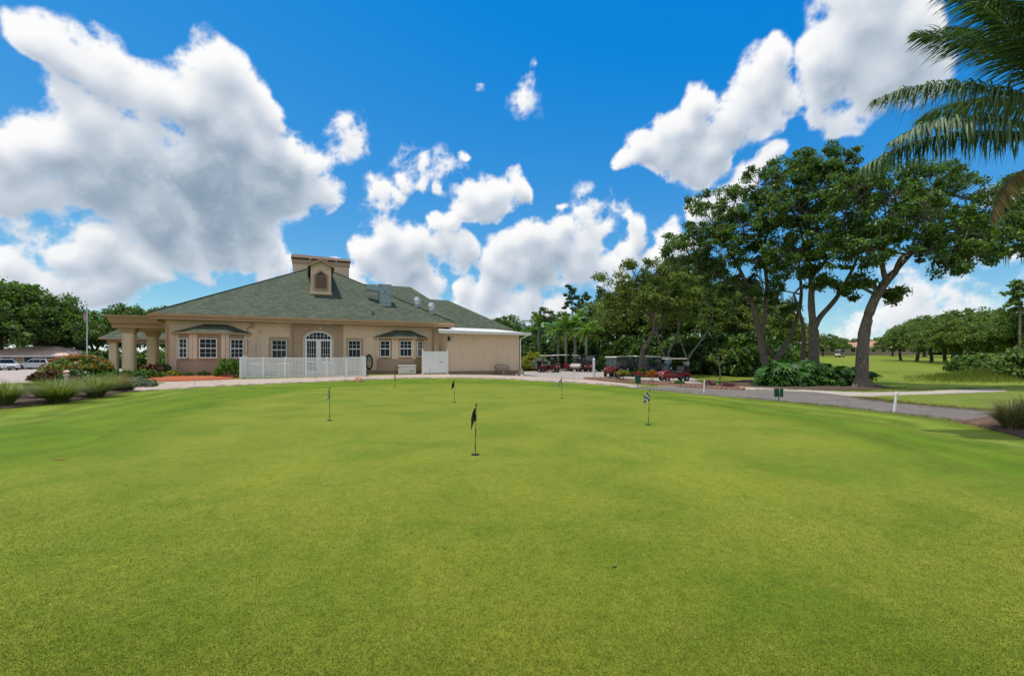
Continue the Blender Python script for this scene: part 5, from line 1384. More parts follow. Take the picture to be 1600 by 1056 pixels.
UND = [(826, 62, 1.3, 'leaf_dark'), (850, 70, 1.6, 'leaf_dark'), (872, 76, 1.8, 'leaf_dark'), (900, 68, 1.7, 'leaf_dark'), (925, 62, 1.5, 'leaf_dark'), (945, 60, 1.7, 'leaf_oak'), (965, 58, 1.6, 'leaf_dark'), (985, 56, 1.7, 'leaf_dark'), (1010, 54, 1.5, 'leaf_oak'), (1030, 53, 1.7, 'leaf_dark'),
       (1055, 50, 1.5, 'leaf_dark'), (1078, 49, 1.6, 'leaf_oak'), (1100, 48, 1.5, 'leaf_dark'), (1122, 47, 1.6, 'leaf_dark'), (1145, 46, 1.5, 'leaf_oak'), (1165, 46, 1.6, 'leaf_dark'), (1185, 48, 1.5, 'leaf_dark'), (1210, 50, 1.4, 'leaf_oak'), (1235, 54, 1.2, 'leaf_oak')]
for k, (x_, Yt, sc, lm) in enumerate(UND):
    bush('big', by_px(x_, Yt), (sc, sc, sc * 1.15), lm, 'understorey_shrub', 'dark evergreen shrub under the wood behind the carts, %s from its left end' % ORD[k], 'shrub', 'shrubs under the wood')
# tall pines over the wood
def pine(x_, Yt, ytop, label, seed, lm='leaf_dark'):
    b = by_px(x_, Yt); rr = random.Random(seed); top = at(x_, ytop, Yt); h = top.z - b.z; k = Yt / FPX; lo = []
    for q in range(13):
        f_ = q / 12; a_ = q * 2.4; r0 = (1.9 - 1.3 * f_) * rr.uniform(.6, 1.1)
        lo.append((Vector((b.x + math.cos(a_) * r0, b.y + math.sin(a_) * r0, b.z + h * (.62 + .36 * f_))), (.9 - .35 * f_, .9 - .35 * f_, .4), 4))
    tree('pine_tree', label, b, [([b, b.lerp(top, .5) + Vector((.15, 0, 0)), top - Vector((0, 0, .3))], [.2, .14, .04])], lo, seed, lm, 'bark_pale', leaf=.34, per=46, clump=.6, flat=.55)
pine(893, 88, 447, 'tall thin pine with open crown rising above the palms', 61)
pine(915, 92, 458, 'second thinner pine just right of the tall pine above the palms', 62)
pine(1592, 62, 440, 'tall pine with open flat-layered crown at the right edge', 63, 'leaf_far')

# ------------------------------------------------------------------ palms
def frond(ln, droop, nleaf, leaflet, seed, curl=1.0, hang=.55, wid=.022, r0=.02, lift=1.0):
    """one feather frond along +x from the origin: midrib and hanging leaflets"""
    rr = random.Random(seed); mb = MB(); pts = []
    for i in range(13):
        t = i / 12; pts.append(Vector((ln * (t - .12 * droop * t ** 3), 0, ln * (.42 * t - droop * .75 * t ** 2.2))))
    mb.tube(pts, [r0 * (1 - .85 * i / 12) for i in range(13)], 5, False)
    V_, F_ = [], []
    for k in range(nleaf):
        t = .14 + .86 * k / nleaf; i = min(int(t * 12), 11); f_ = t * 12 - i; p = pts[i].lerp(pts[i + 1], f_); tg = (pts[i + 1] - pts[i]).normalized()
        L_ = leaflet * (math.sin(math.pi * min(1, .12 + t * .86)) ** .6) * rr.uniform(.6, 1.15)
        for sd in (-1, 1):
            d_ = (Vector((0, sd, 0)) * rr.uniform(.45, .8) + tg * rr.uniform(.7, 1.1) + Vector((0, 0, rr.uniform(-.1, .8) * lift))).normalized()
            g_ = hang * rr.uniform(.12, .34); q = p.copy(); b0 = len(V_); ns = 5; wv = d_.cross(Vector((0, 0, 1)))
            wv = (wv.normalized() if wv.length > 1e-3 else Vector((0, 1, 0))) * wid
            for i_ in range(ns + 1):
                tw = math.sin(math.pi * (.12 + .86 * i_ / ns)); V_ += [q - wv * tw, q + wv * tw]
                q = q + d_ * (L_ / ns); d_ = (d_ + Vector((rr.gauss(0, .05), rr.gauss(0, .05), -g_))).normalized()
            F_ += [(b0 + 2 * i_, b0 + 2 * i_ + 1, b0 + 2 * i_ + 3, b0 + 2 * i_ + 2) for i_ in range(ns)]
    mb.add(V_, F_); return mb.mesh('frond')
def place_frond(me_, parent, mt_, az, elev, org, roll=0.0, sc=1.0):
    o = link_mesh('frond', me_, None, parent, org)
    if not me_.materials: me_.materials.append(None)
    o.material_slots[0].link = 'OBJECT'; o.material_slots[0].material = mt_
    o.rotation_mode = 'XYZ'; o.rotation_euler = (roll, -elev, az); o.scale = (sc,) * 3; return o
# near queen palm, trunk just outside the right edge
pb = on(11.6, 9.5)
qp = thing('queen_palm', 'queen palm with long drooping feathery fronds entering at the upper right', 'palm', pb, 0, None, 1.2)
zc = 5.2
tp_ = MB(); tp_.tube([(0, 0, -.2), (.05, 0, 1.5), (.0, .05, 3.2), (0, 0, zc - .1)], [.2, .17, .16, .15], 14, False)
for k in range(24): tp_.lathe([(.165 + .0 * k, .12 + k * .2), (.178, .135 + k * .2), (.165, .15 + k * .2)], n_=14)
tp_.build('trunk', M['palm_trunk'], qp, smooth=True)
MB().lathe([(.15, zc - .35), (.19, zc - .1), (.15, zc + .3), (.06, zc + .7)], n_=14).build('crownshaft', M['leaf_bright'], qp, smooth=True)
FA = frond(3.5, .48, 165, .92, 71, hang=2.7, wid=.014, r0=.024, lift=.5); FB = frond(3.5, .52, 165, .98, 72, hang=2.9, wid=.014, r0=.024, lift=.5); FC = frond(3.0, .42, 150, .8, 73, hang=2.0, wid=.014, r0=.024, lift=.7); FD = frond(2.0, .75, 120, .45, 74, hang=2.6, wid=.013, r0=.028, lift=.3)
for (me_, az, el, org, mt_) in ((FA, 178, 2, (0, 0, zc + .35), 'leaf_palm'), (FB, 184, -4, (0, 0, zc - .10), 'leaf_palm'), (FB, 172, -6, (0, 0, zc - .15), 'leaf_palm'), (FC, 172, 48, (0, 0, zc + .55), 'leaf_palm'), (FA, 190, 30, (0, 0, zc + .5), 'leaf_palm'), (FC, 150, 38, (0, 0, zc + .5), 'leaf_palm'), (FA, 205, 34, (0, 0, zc + .4), 'leaf_palm'),
                                (FD, 180, -30, (0, -.1, zc - .35), 'frond_dead'), (FC, 120, 50, (0, 0, zc + .5), 'leaf_palm'), (FA, 235, 40, (0, 0, zc + .4), 'leaf_palm'), (FB, 90, 25, (0, 0, zc + .3), 'leaf_palm'), (FC, 40, 45, (0, 0, zc + .4), 'leaf_palm'), (FA, 0, 20, (0, 0, zc + .3), 'leaf_palm'), (FB, 300, 25, (0, 0, zc + .3), 'leaf_palm')):
    place_frond(me_, qp, M[mt_], R(az), R(el), org)
# row of palms behind the carts
PF = frond(2.4, .85, 34, .62, 75, hang=.5, wid=.05, r0=.03)
ptr = MB().tube([(0, 0, -.2), (.04, 0, 2), (0, .03, 4.3)], [.20, .16, .14], 10, False).mesh('trunk', True); ptr.materials.append(M['palm_trunk'])
PALMS = [(842, 66, 505, 'leftmost of the row behind the carts'), (872, 60, 512, 'second from left behind the carts'), (884, 56, 508, 'third from left behind the carts'), (898, 58, 500, 'fourth from left behind the carts'), (916, 52, 514, 'rightmost and lowest of the row behind the carts')]
for k, (x_, Yt, yt, lb_) in enumerate(PALMS):
    p = by_px(x_, Yt); h = at(x_, yt, Yt).z - p.z; sc = h / 5.1
    t = thing('feather_palm', 'bright green feather palm, ' + lb_, 'palm', p, rw.uniform(0, 6), 'palms behind the carts', (sc, sc, sc))
    link_mesh('trunk', ptr, None, t)
    for q in range(15): place_frond(PF, t, M['leaf_palm_bright'], q * 2.4, R(rw.choice((62, 40, 28, 12, -4)) + rw.uniform(-8, 8)), (0, 0, 4.3), 0, rw.uniform(.85, 1.08))

# ------------------------------------------------------------------ ornamental grasses, shrubs and flowers
def grass_clump(seed, n_, ln, spread, wid=.012):
    rr = random.Random(seed); V_, F_ = [], []
    for k in range(n_):
        a_ = rr.uniform(0, 6.283); r0 = rr.uniform(0, .16) * spread; out_ = rr.uniform(.15, 1.0) ** .8 * spread; l_ = ln * rr.uniform(.65, 1.1)
        bx, by = r0 * math.cos(a_), r0 * math.sin(a_); a2 = a_ + rr.gauss(0, .35); b0 = len(V_); sx, sy = -math.sin(a2), math.cos(a2); segs = 5
        for i in range(segs + 1):
            t = i / segs; rad = out_ * (t ** 1.5); z = l_ * (t - .45 * (out_ / spread) * t ** 2.4); w_ = wid * (1 - t * .85)
            x, y = bx + rad * math.cos(a2), by + rad * math.sin(a2); V_ += [(x - sx * w_, y - sy * w_, z), (x + sx * w_, y + sy * w_, z)]
        for i in range(segs): F_.append((b0 + 2 * i, b0 + 2 * i + 1, b0 + 2 * i + 3, b0 + 2 * i + 2))
    return np_mesh('blades', np.array(V_), np.array(F_), 4)
GC = [grass_clump(81, 1100, 1.0, 1.1, .011), grass_clump(82, 1100, 1.0, 1.2, .011)]
CRN = MB().lathe([(.22, -.05), (.2, .05), (.08, .12)], n_=10).mesh('root_crown'); CRN.materials.append(M['mulch_dark'])
def clump(x_, y_, sc, mt_, lb_, k, grp='ornamental grasses'):
    q = gp(x_, y_); t = thing('ornamental_grass', lb_, 'ornamental grass', q, rw.uniform(0, 6), grp, sc)
    me_ = GC[k % 2]
    if not me_.materials: me_.materials.append(None)
    o = bpy.data.objects.new('blades', me_); COL.objects.link(o); o.parent = t; o.material_slots[0].link = 'OBJECT'; o.material_slots[0].material = M[mt_]
    link_mesh('root_crown', CRN, None, t)
for k, (x_, y_, sc, mt_, lb_) in enumerate(((8, 636, (.85, .85, 1.0), 'blade', 'upright fountain grass clump at the far left edge'), (92, 630, (1.3, 1.1, 1.0), 'blade', 'broad fountain grass clump, largest in the left bed'), (70, 624, (1.0, 1.0, .95), 'blade', 'grass clump hidden behind the broadest one in the left bed'),
                                            (150, 621, (1.3, 1.1, 1.05), 'blade', 'fountain grass clump right of the bollard lamp'), (184, 612, (1.05, 1.0, 1.0), 'blade_warm', 'straw-coloured grass clump at the right end of the left bed'), (130, 610, (1.3, 1.0, .85), 'blade_warm', 'low straw-coloured grass behind the bollard lamp'),
                                            (1580, 674, (.62, .62, .80), 'blade_warm', 'brown-tipped fountain grass clump at the right edge'), (1612, 671, (.7, .7, .85), 'blade', 'grass clump cut off by the right edge'))):
    clump(x_, y_, sc, mt_, lb_, k)
# croton with orange tops before the portico, and its low neighbours
q = gp(122, 590); t = bush('big', q, (1.12, 1.0, .86), 'leaf_oak_warm', 'croton_bush', 'large round croton bush with orange and red tops', 'shrub')
rr = random.Random(5); C = []
for k in range(60):
    a_ = rr.uniform(0, 6.283); e_ = math.asin(rr.uniform(.35, 1)); C.append((2.45 * math.cos(a_) * math.cos(e_), 2.05 * math.sin(a_) * math.cos(e_), 2.3 * (.1 + .9 * math.sin(e_))))
V_, F_ = leaves(C, [.26] * len(C), 13, .15, 9, up=1.0); link_mesh('coloured_tips', np_mesh('coloured_tips', V_, F_, 4), M['leaf_orange'], t, kind='stuff')
bush('round', gp(82, 600), (1.1, .9, .75), 'leaf_maroon', 'croton_bush', 'low bronze-leaved bush left of the bollard lamp', 'shrub')
bush('round', gp(118, 600), (1.4, .8, .8), 'leaf_dark', 'low_shrub', 'dark shrub under the orange croton bush', 'shrub')
bush('flat', gp(160, 601), (1.3, 1.0, 1.3), 'leaf_bright', 'low_shrub', 'low green shrub right of the orange croton bush', 'shrub')
bush('flat', gp(185, 597), (1.3, 1, 1.4), 'leaf_oak', 'low_shrub', 'dark green ground shrub before the first portico column', 'shrub')
bush('flat', gp(222, 592), (1.2, 1, 1.2), 'leaf_oak', 'low_shrub', 'green shrub at the foot of the portico columns', 'shrub')
bush('flat', gp(218, 604), (.85, .7, 1.0), 'leaf_grey', 'silver_plant', 'pale silvery mound beside the concrete walk', 'shrub')
bush('small', gp(195, 610), (.8, .8, .9), 'leaf_dark', 'low_shrub', 'small dark plant at the start of the concrete walk', 'shrub')
bush('round', gp(238, 590), (.9, .8, .9), 'leaf_maroon', 'croton_bush', 'reddish bush at the left corner of the clubhouse', 'shrub')
bush('round', gp(250, 589), (.7, .7, 1.0), 'leaf_dark', 'low_shrub', 'dark shrub against the corner downspout', 'shrub')
bush('big', Vector((h2w(-1.0, 18)[0], h2w(-1.0, 18)[1], .2)), (1.2, 1.1, 1.35), 'leaf_bright', 'hedge_shrub', 'tall bright green shrub seen between the portico columns', 'shrub')
bush('big', Vector((h2w(-4.5, 21)[0], h2w(-4.5, 21)[1], .1)), (1.2, 1.2, 1.1), 'leaf_oak', 'hedge_shrub', 'green shrub behind the first portico column', 'shrub')
for k, (s_, b_, key, lm, sc, lb_) in enumerate(((1.5, -.9, 'small', 'leaf_yellow', .9, 'yellow-green plant at the foot of the left bay'), (2.4, -1.0, 'small', 'leaf_oak', .6, 'small plant left of the middle of the left bay'), (3.2, -1.0, 'small', 'leaf_dark', .75, 'small dark plant under the left bay window'),
                                                (4.1, -1.1, 'small', 'leaf_oak', .7, 'small plant right of the middle of the left bay'), (.4, -1.2, 'small', 'leaf_grey', .6, 'grey plant by the corner downspout'))):
    bush(key, Vector(hw(s_, b_, .08)), sc, lm, 'bedding_plant', lb_, 'plant', 'plants under the left bay')
bush('round', Vector(hw(4.75, -1.9, .05)), (.72, .72, 1.25), 'leaf_bright', 'boxwood_shrub', 'dense upright green shrub at the left end of lattice fence', 'shrub')
# shrubs right of the annex
bush('round', gp(832, 579), (1.7, 1.5, 2.1), 'leaf_grey', 'variegated_shrub', 'variegated grey-green shrub right of the annex', 'shrub'); bush('round', gp(845, 580), (1.5, 1.3, 1.7), 'leaf_grey', 'variegated_shrub', 'variegated shrub beside the leftmost cart', 'shrub')
bush('big', by_px(834, 58), (.9, .8, 1.1), 'leaf_yellow', 'yellow_shrub', 'yellow-green shrub behind the variegated shrubs', 'shrub')
bush('small', gp(850, 581), (1.2, 1.2, .8), 'leaf_orange', 'bedding_plant', 'orange-brown plant at the foot of the leftmost cart', 'plant')
bush('round', gp(1008, 589), (1.5, 1.0, .75), 'leaf_bright', 'low_shrub', 'low bright green shrub at the foot of the bent oak', 'shrub'); bush('round', gp(938, 580), (.8, .8, .9), 'leaf_bright', 'low_shrub', 'light green shrub behind the white post', 'shrub')
# flower island
ISL = [(953, 593, 'small', 'leaf_red', (.9, .9, 1.0), .55, 'red-leaved plant nearest the white post'), (974, 596, 'small', 'leaf_yellow', (1.2, 1.1, .9), .45, 'yellow-green plant second on the flower island'), (965, 594, 'small', 'leaf_oak', (.5, .5, .5), 0, 'tiny green plant between red and yellow plants'),
       (997, 598, 'small', 'leaf_red', (.75, .75, .8), .5, 'red plant behind the green litter box'), (1019, 599, 'small', 'leaf_orange', (1.0, 1.0, 1.2), .3, 'orange and green croton on the flower island'), (1047, 601, 'small', 'leaf_red', (.65, .65, .8), .45, 'slim red plant before the nearest cart'),
       (1061, 602, 'small', 'leaf_oak', (.8, .8, .6), 0, 'low green plant right of the slim red one'), (1108, 604, 'flat', 'leaf_mauve', (.6, .5, .8), 0, 'mauve flowers under the sapling'), (1137, 606, 'flat', 'leaf_mauve', (.55, .5, .7), 0, 'mauve flowers at the right tip of the island')]
for k, (x_, y_, key, lm, sc, lift, lb_) in enumerate(ISL):
    q = gp(x_, y_); q.z += .05
    t = bush(key, q, sc, lm, 'island_plant', lb_, 'plant', 'plants on the flower island')
    if lift:
        for ch in t.children:
            if ch.name.startswith('foliage'): ch.location.z = lift
        MB().tube([(0, 0, 0), (.02, 0, lift + .15)], [.03, .02], 6).build('stalk', M['bark'], t)
# sapling with its stake
b = gp(1125, 604); Yt = b.y
tree('sapling', 'small thin-leaved sapling standing on the flower island', b, [stem([(1125, 604), (1125, 585), (1124, 570)], Yt, .05, .03), stem([(1124, 572), (1116, 560), (1110, 552)], Yt, .025, .01), stem([(1124, 572), (1130, 558), (1128, 545)], Yt, .025, .01)],
     [lob(1112, 556, Yt, 10, 8, 6), lob(1130, 555, Yt, 9, 9, 6), lob(1122, 564, Yt, 12, 8, 5)], 34, 'leaf_oak_warm', 'bark_pale', leaf=.13, per=26, clump=.22, twig=.008)
# edging stones of the island
ed_t = thing('stone_edging', 'row of small reddish edging stones along the flower island', 'edging', gp(912, 592))
e_m = MB().box(-.13, .13, -.06, .06, -.03, .13).mesh('edging_stone', bevel=.03); e_m.materials.append(M['brick_stone'])
path_e = smooth_poly(gpl([(914, 592.5), (945, 595), (990, 599.2), (1050, 604), (1110, 607.8), (1158, 610), (1160, 606)]), 6, False); acc = 0.0; o0 = ed_t.location
for i in range(len(path_e) - 1):
    a_, b_ = Vector(path_e[i]), Vector(path_e[i + 1]); ln = (b_ - a_).length
    while acc < ln:
        p = a_.lerp(b_, acc / ln); z = float(gz(p.x, p.y)); acc += .30
        o = link_mesh('edging_stone', e_m, None, ed_t, (p.x - o0.x, p.y - o0.y, z - o0.z + rw.uniform(0, .03)), math.atan2(b_.y - a_.y, b_.x - a_.x) + rw.uniform(-.15, .15))
        o.scale = (rw.uniform(.8, 1.1), rw.uniform(.8, 1.3), rw.uniform(.8, 1.2))
    acc -= ln
# split-leaf philodendrons round the oaks
def philo_leaf():
    m = MB(); V_, F_ = [(0, 0, 0)], []
    rim = []
    nl = 9
    for k in range(nl):
        a_ = -2.4 + 4.8 * k / (nl - 1); r_ = .36 + .16 * math.cos(a_ * .5)
        for (da, f_) in ((-.22, .45), (0, 1.0), (.22, .45)):
            rim.append((r_ * f_ * math.cos(a_ + da) + .12, r_ * f_ * math.sin(a_ + da) * .85, -.10 * f_ * f_))
    V_ += rim
    for i in range(len(rim) - 1): F_.append((0, i + 1, i + 2))
    m.add(V_, F_); return V_, F_
PLV, PLF = philo_leaf(); PLV = np.array(PLV)
def philo(x_, y_, sc, n_, seed, lb_):
    q = gp(x_, y_); t = thing('split_leaf_plant', lb_, 'plant', q, 0, 'split-leaf plants round the oaks', 1.0); rr = random.Random(seed); mb = MB(); V_, F_ = [], []
    for k in range(n_):
        a_ = rr.uniform(0, 6.283); e_ = math.asin(rr.uniform(.05, 1)); r0 = rr.uniform(.7, 1.0)
        p = Vector((sc[0] * r0 * math.cos(a_) * math.cos(e_), sc[1] * r0 * math.sin(a_) * math.cos(e_), .15 + sc[2] * r0 * math.sin(e_)))
        mt = Matrix.Translation(p) @ Matrix.Rotation(a_ + rr.gauss(0, .3), 4, 'Z') @ Matrix.Rotation(rr.uniform(.1, .9), 4, 'Y') @ Matrix.Rotation(rr.gauss(0, .4), 4, 'X') @ Matrix.Scale(rr.uniform(.8, 1.35), 4)
        b0 = len(V_); V_ += [tuple(mt @ Vector(v)) for v in PLV]; F_ += [tuple(b0 + i for i in f) for f in PLF]
        if k % 4 == 0: mb.tube([(p.x * .1, p.y * .1, 0), (p.x * .6, p.y * .6, p.z * .75), p], [.025, .02, .012], 4, False)
    me_ = np_mesh('leaves', np.array(V_), np.array(F_), 3); link_mesh('leaves', me_, M['leaf_philo'], t); mb.build('stalks', M['leaf_oak'], t)
philo(1222, 604, (1.75, 1.2, 1.7), 230, 91, 'big split-leaf plant, widest mass below the forked oak'); philo(1262, 603, (1.3, 1.1, 1.75), 170, 92, 'split-leaf plant against the forked oak trunk'); philo(1292, 604, (1.0, .9, 1.45), 110, 93, 'split-leaf plant right of the forked oak')
philo(1326, 604, (.75, .7, 1.35), 70, 94, 'slender split-leaf plant just left of the leaning oak'); philo(1358, 598, (.4, .4, 1.0), 16, 95, 'few split leaves right of the leaning oak trunk')

# ------------------------------------------------------------------ trees and shrubs far right
FARR = [(1285, 120, 520, 'far', 'leaf_far'), (1308, 128, 524, 'far', 'leaf_far'), (1335, 150, 528, 'far', 'leaf_far'), (1372, 150, 526, 'far', 'leaf_far'), (1394, 120, 520, 'far', 'leaf_far'), (1408, 92, 512, 'wide', 'leaf_far'), (1432, 88, 500, 'wide', 'leaf_far'), (1455, 84, 503, 'wide', 'leaf_oak_warm'), (1478, 80, 497, 'wide', 'leaf_far'),
        (1502, 76, 492, 'wide', 'leaf_oak_warm'), (1526, 74, 487, 'wide', 'leaf_far'), (1552, 70, 487, 'wide', 'leaf_oak_warm'), (1580, 66, 485, 'wide', 'leaf_far'), (1612, 64, 480, 'wide', 'leaf_far'), (1445, 115, 492, 'far', 'leaf_far'), (1490, 110, 484, 'far', 'leaf_far'), (1535, 105, 478, 'far', 'leaf_far')]
for k, (x_, Yt, yt, key, lm) in enumerate(FARR):
    p = by_px(x_, Yt); top = at(x_, yt, Yt).z; sc = max(.5, (top - p.z) / ({'wide': 9.3, 'far': 10.3}[key]))
    plant(key, p, sc, rw.uniform(0, 6), lm, 'bark_dark', 'oak_tree', 'spreading oak beyond the fairway, %s from the left of the far row' % ORD[k], 'oaks beyond the fairway')
for k, (x_, Yt, sc, lm, lb_) in enumerate(((1505, 52, (.8, .8, .85), 'leaf_oak', 'round green bush left of the reeds'), (1540, 48, (1.1, 1, 1.0), 'leaf_oak', 'green bush behind the reeds'), (1570, 42, (1.0, 1, 1.05), 'leaf_far', 'grey-green bush at the right of the field'), (1602, 40, (1.3, 1.2, 1.25), 'leaf_far', 'tall grey-green bush at the right edge'))):
    bush('big', by_px(x_, Yt), sc, lm, 'field_bush', lb_, 'shrub', 'bushes on the right of the field')
for k in range(14):
    x_ = 1290 + k * 24; bush('big', by_px(x_, 165), (3.2, 2, 2.6), 'leaf_far', 'far_hedge_shrub', 'distant hedge shrub under the far oaks, %s from the left' % ORD[k], 'shrub', 'hedge beyond the fairway')
rr = random.Random(12); V_, F_ = [], []
while len(F_) < 7000:                                  # reeds in the wet hollow, thinning out at its edge
    x_ = rr.gauss(1540, 55); Yt = rr.gauss(41, 2.6)
    if abs(x_ - 1540) > 130: continue
    q = by_px(x_, Yt); fall = math.exp(-((x_ - 1540) / 75) ** 2 - ((Yt - 41) / 3.4) ** 2); h = rr.uniform(.4, 1.25) * (.25 + .75 * fall); w_ = rr.uniform(.015, .035); lx = rr.gauss(0, .15)
    b0 = len(V_); V_ += [(q.x - w_, q.y, q.z), (q.x + w_, q.y, q.z), (q.x + lx, q.y + rr.gauss(0, .1), q.z + h)]; F_.append((b0, b0 + 1, b0 + 2))
tag(link_mesh('reeds', np_mesh('reeds', np.array(V_), np.array(F_), 3), M['reed']), 'yellow-green reeds in the hollow of the field', 'reeds', kind='stuff')

# ------------------------------------------------------------------ trees on the left
FARL = [(-40, 80, 425, 'wide', 'leaf_oak'), (5, 76, 430, 'wide', 'leaf_oak'), (52, 78, 446, 'wide', 'leaf_oak'), (88, 80, 466, 'round', 'leaf_oak'), (112, 84, 478, 'round', 'leaf_oak'), (146, 90, 486, 'far', 'leaf_far'), (-90, 76, 430, 'wide', 'leaf_oak'), (30, 110, 490, 'far', 'leaf_far')]
for k, (x_, Yt, yt, key, lm) in enumerate(FARL):
    p = by_px(x_, Yt); top = at(x_, yt, Yt).z; sc = max(.5, (top - p.z) / ({'wide': 9.3, 'far': 10.3, 'round': 10.3}[key]))
    plant(key, p, sc, rw.uniform(0, 6), lm, 'bark_dark', 'shade_tree', 'shade tree over the car park on the left, %s of its row' % ORD[k], 'trees over the car park')
b = by_px(190, 95); 
for k, (x_, Yt, yt, lb_) in enumerate(((178, 92, 478, 'flat-topped oak left of the portico roof'), (212, 90, 474, 'flat-topped oak rising behind the portico roof'), (238, 96, 475, 'flat-topped oak behind the clubhouse corner'), (785, 74, 492, 'tree top showing over the annex roof'))):
    p = by_px(x_, Yt); top = at(x_, yt, Yt).z; sc = (top - p.z) / 9.3
    plant('wide', p, sc * 1.0, rw.uniform(0, 6), 'leaf_oak', 'bark_dark', 'background_oak', lb_, 'oaks behind the clubhouse')
for k in range(9):
    bush('big', by_px(-60 + k * 26, 100), (2.4, 1.5, 1.7), 'leaf_dark' if k % 2 else 'leaf_oak', 'far_hedge_shrub', 'dark hedge shrub beyond the car park, %s from the left' % ORD[k], 'shrub', 'hedge beyond the car park')
for k, (x_, Yt, sc) in enumerate(((150, 72, (1.2, 1, 1.3)), (178, 74, (1.2, 1.2, 1.4)), (205, 80, (1.4, 1.2, 1.4)), (236, 84, (1.5, 1.2, 1.5)), (120, 80, (1.3, 1.1, 1.2)))):
    bush('big', by_px(x_, Yt), sc, 'leaf_dark' if k % 2 else 'leaf_oak', 'hedge_shrub', 'hedge shrub behind the car park, %s from the right' % ORD[4 - k], 'shrub', 'hedge behind the car park')

# ------------------------------------------------------------------ golf carts
M['cart_red'] = surf('cart_red', (.20, .014, .022, 1), .3, .08, 3, 60, .02, .002, coat=.5)
M['cart_maroon'] = surf('cart_maroon', (.10, .012, .018, 1), .35, .08, 3, 60, .02, .002, coat=.4)
M['cart_cream'] = surf('cart_cream', (.40, .36, .30, 1), .35, .06, 3, 60, .02, .002, coat=.3)
M['cart_dark'] = surf('cart_dark', (.020, .022, .026, 1), .5, .1, 3, 60, .05, .002)
M['cart_green'] = surf('cart_green', (.012, .05, .035, 1), .35, .1, 3, 60, .02, .002, coat=.4)
M['seat_vinyl'] = surf('seat_vinyl', (.16, .145, .125, 1), .6, .08, 5, 60, .05, .003)
M['rim_metal'] = surf('rim_metal', (.55, .55, .55, 1), .3, .08, 6, 60, .02, .002, metal=.7)
def clear_mat():
    m, N, L, B = new_mat('windscreen'); tr = N.new('ShaderNodeBsdfTransparent'); gl = N.new('ShaderNodeBsdfGlossy'); gl.inputs['Roughness'].default_value = .05
    gl.inputs['Color'].default_value = (.8, .85, .85, 1); tr.inputs['Color'].default_value = (.8, .85, .84, 1); mx_ = N.new('ShaderNodeMixShader'); mx_.inputs[0].default_value = .07
    L.new(tr.outputs[0], mx_.inputs[1]); L.new(gl.outputs[0], mx_.inputs[2]); L.new(mx_.outputs[0], N['Material Output'].inputs['Surface']); return m
M['windscreen'] = clear_mat()
def make_cart():
    """front along -x; origin on the ground below its middle"""
    t = thing('golf_cart', 'golf cart', 'golf cart', (0, 0, 0), 0, 'golf carts parked by the clubhouse')
    pr = [(-1.18, .36), (-1.20, .58), (-1.05, .78), (-.72, .90), (-.62, .90), (-.55, .50), (-.45, .36), (-.60, .30), (-.68, .42), (-.88, .46), (-1.04, .38)]
    MB().extrude_y(pr, -.58, .58).build('front_cowl', M['cart_red'], t, bevel=.035)
    MB().box(-.6, .25, -.56, .56, .28, .36).build('floor_pan', M['cart_dark'], t)
    pr = [(.02, .34), (.02, .66), (.9, .70), (1.12, .62), (1.15, .42), (1.05, .36), (.98, .44), (.82, .50), (.66, .44), (.56, .34)]
    MB().extrude_y(pr, -.58, .58).build('rear_body', M['cart_red'], t, bevel=.035)
    MB().box(.02, .52, -.52, .52, .70, .84).build('seat', M['seat_vinyl'], t, bevel=.04)
    MB().hexa([(.50, -.52, .86), (.60, -.52, .86), (.60, .52, .86), (.50, .52, .86), (.58, -.50, 1.22), (.67, -.50, 1.22), (.67, .50, 1.22), (.58, .50, 1.22)]).build('backrest', M['seat_vinyl'], t, bevel=.03)
    MB().hexa([(-.82, -.60, 1.80), (.92, -.60, 1.80), (.92, .60, 1.80), (-.82, .60, 1.80), (-.74, -.54, 1.88), (.86, -.54, 1.88), (.86, .54, 1.88), (-.74, .54, 1.88)]).build('canopy', M['cart_cream'], t, bevel=.03)
    for sy in (-.52, .52):
        MB().tube([(-.70, sy, .85), (-.58, sy, 1.82)], .018, 6).build('strut', M['cart_dark'], t); MB().tube([(.78, sy, .66), (.80, sy, 1.82)], .018, 6).build('strut', M['cart_dark'], t)
    MB().hexa([(-.70, -.50, .92), (-.69, -.50, .92), (-.69, .50, .92), (-.70, .50, .92), (-.59, -.50, 1.76), (-.58, -.50, 1.76), (-.58, .50, 1.76), (-.59, .50, 1.76)]).build('windscreen', M['windscreen'], t)
    sw = MB(); sw.tube([(-.42 + .06 * math.sin(a_), -.26 + .17 * math.cos(a_), .98 + .15 * math.sin(a_)) for a_ in np.linspace(0, 6.283, 17)], .014, 6, False); sw.tube([(-.60, -.26, .80), (-.42, -.26, .98)], .02, 6)
    sw.build('steering_wheel', M['black_rubber'], t)
    ty = MB().lathe([(.10, -.09), (.19, -.10), (.225, -.07), (.225, .07), (.19, .10), (.10, .09)], n_=20, axis='y').mesh('tyre', True); ty.materials.append(M['black_rubber'])
    rm = MB().lathe([(.03, -.098), (.11, -.092), (.12, -.05), (.12, .05), (.11, .092), (.03, .098)], n_=14, axis='y').mesh('rim', True); rm.materials.append(M['rim_metal'])
    for (x_, y_) in ((-.84, -.50), (-.84, .50), (.84, -.50), (.84, .50)):
        o = link_mesh('tyre', ty, None, t, (x_, y_, .225)); link_mesh('rim', rm, None, o)
    for sy in (-.38, .38): MB().lathe([(.07, -.02), (.075, .01), (.04, .03)], n_=12, axis='x').build('headlight', M['white_paint'], t, (-1.17, sy, .62))
    # bag well frame at the back
    MB().box(.95, 1.28, -.45, .45, .34, .38).build('bag_rack', M['cart_dark'], t)
    return t
cart0 = make_cart()
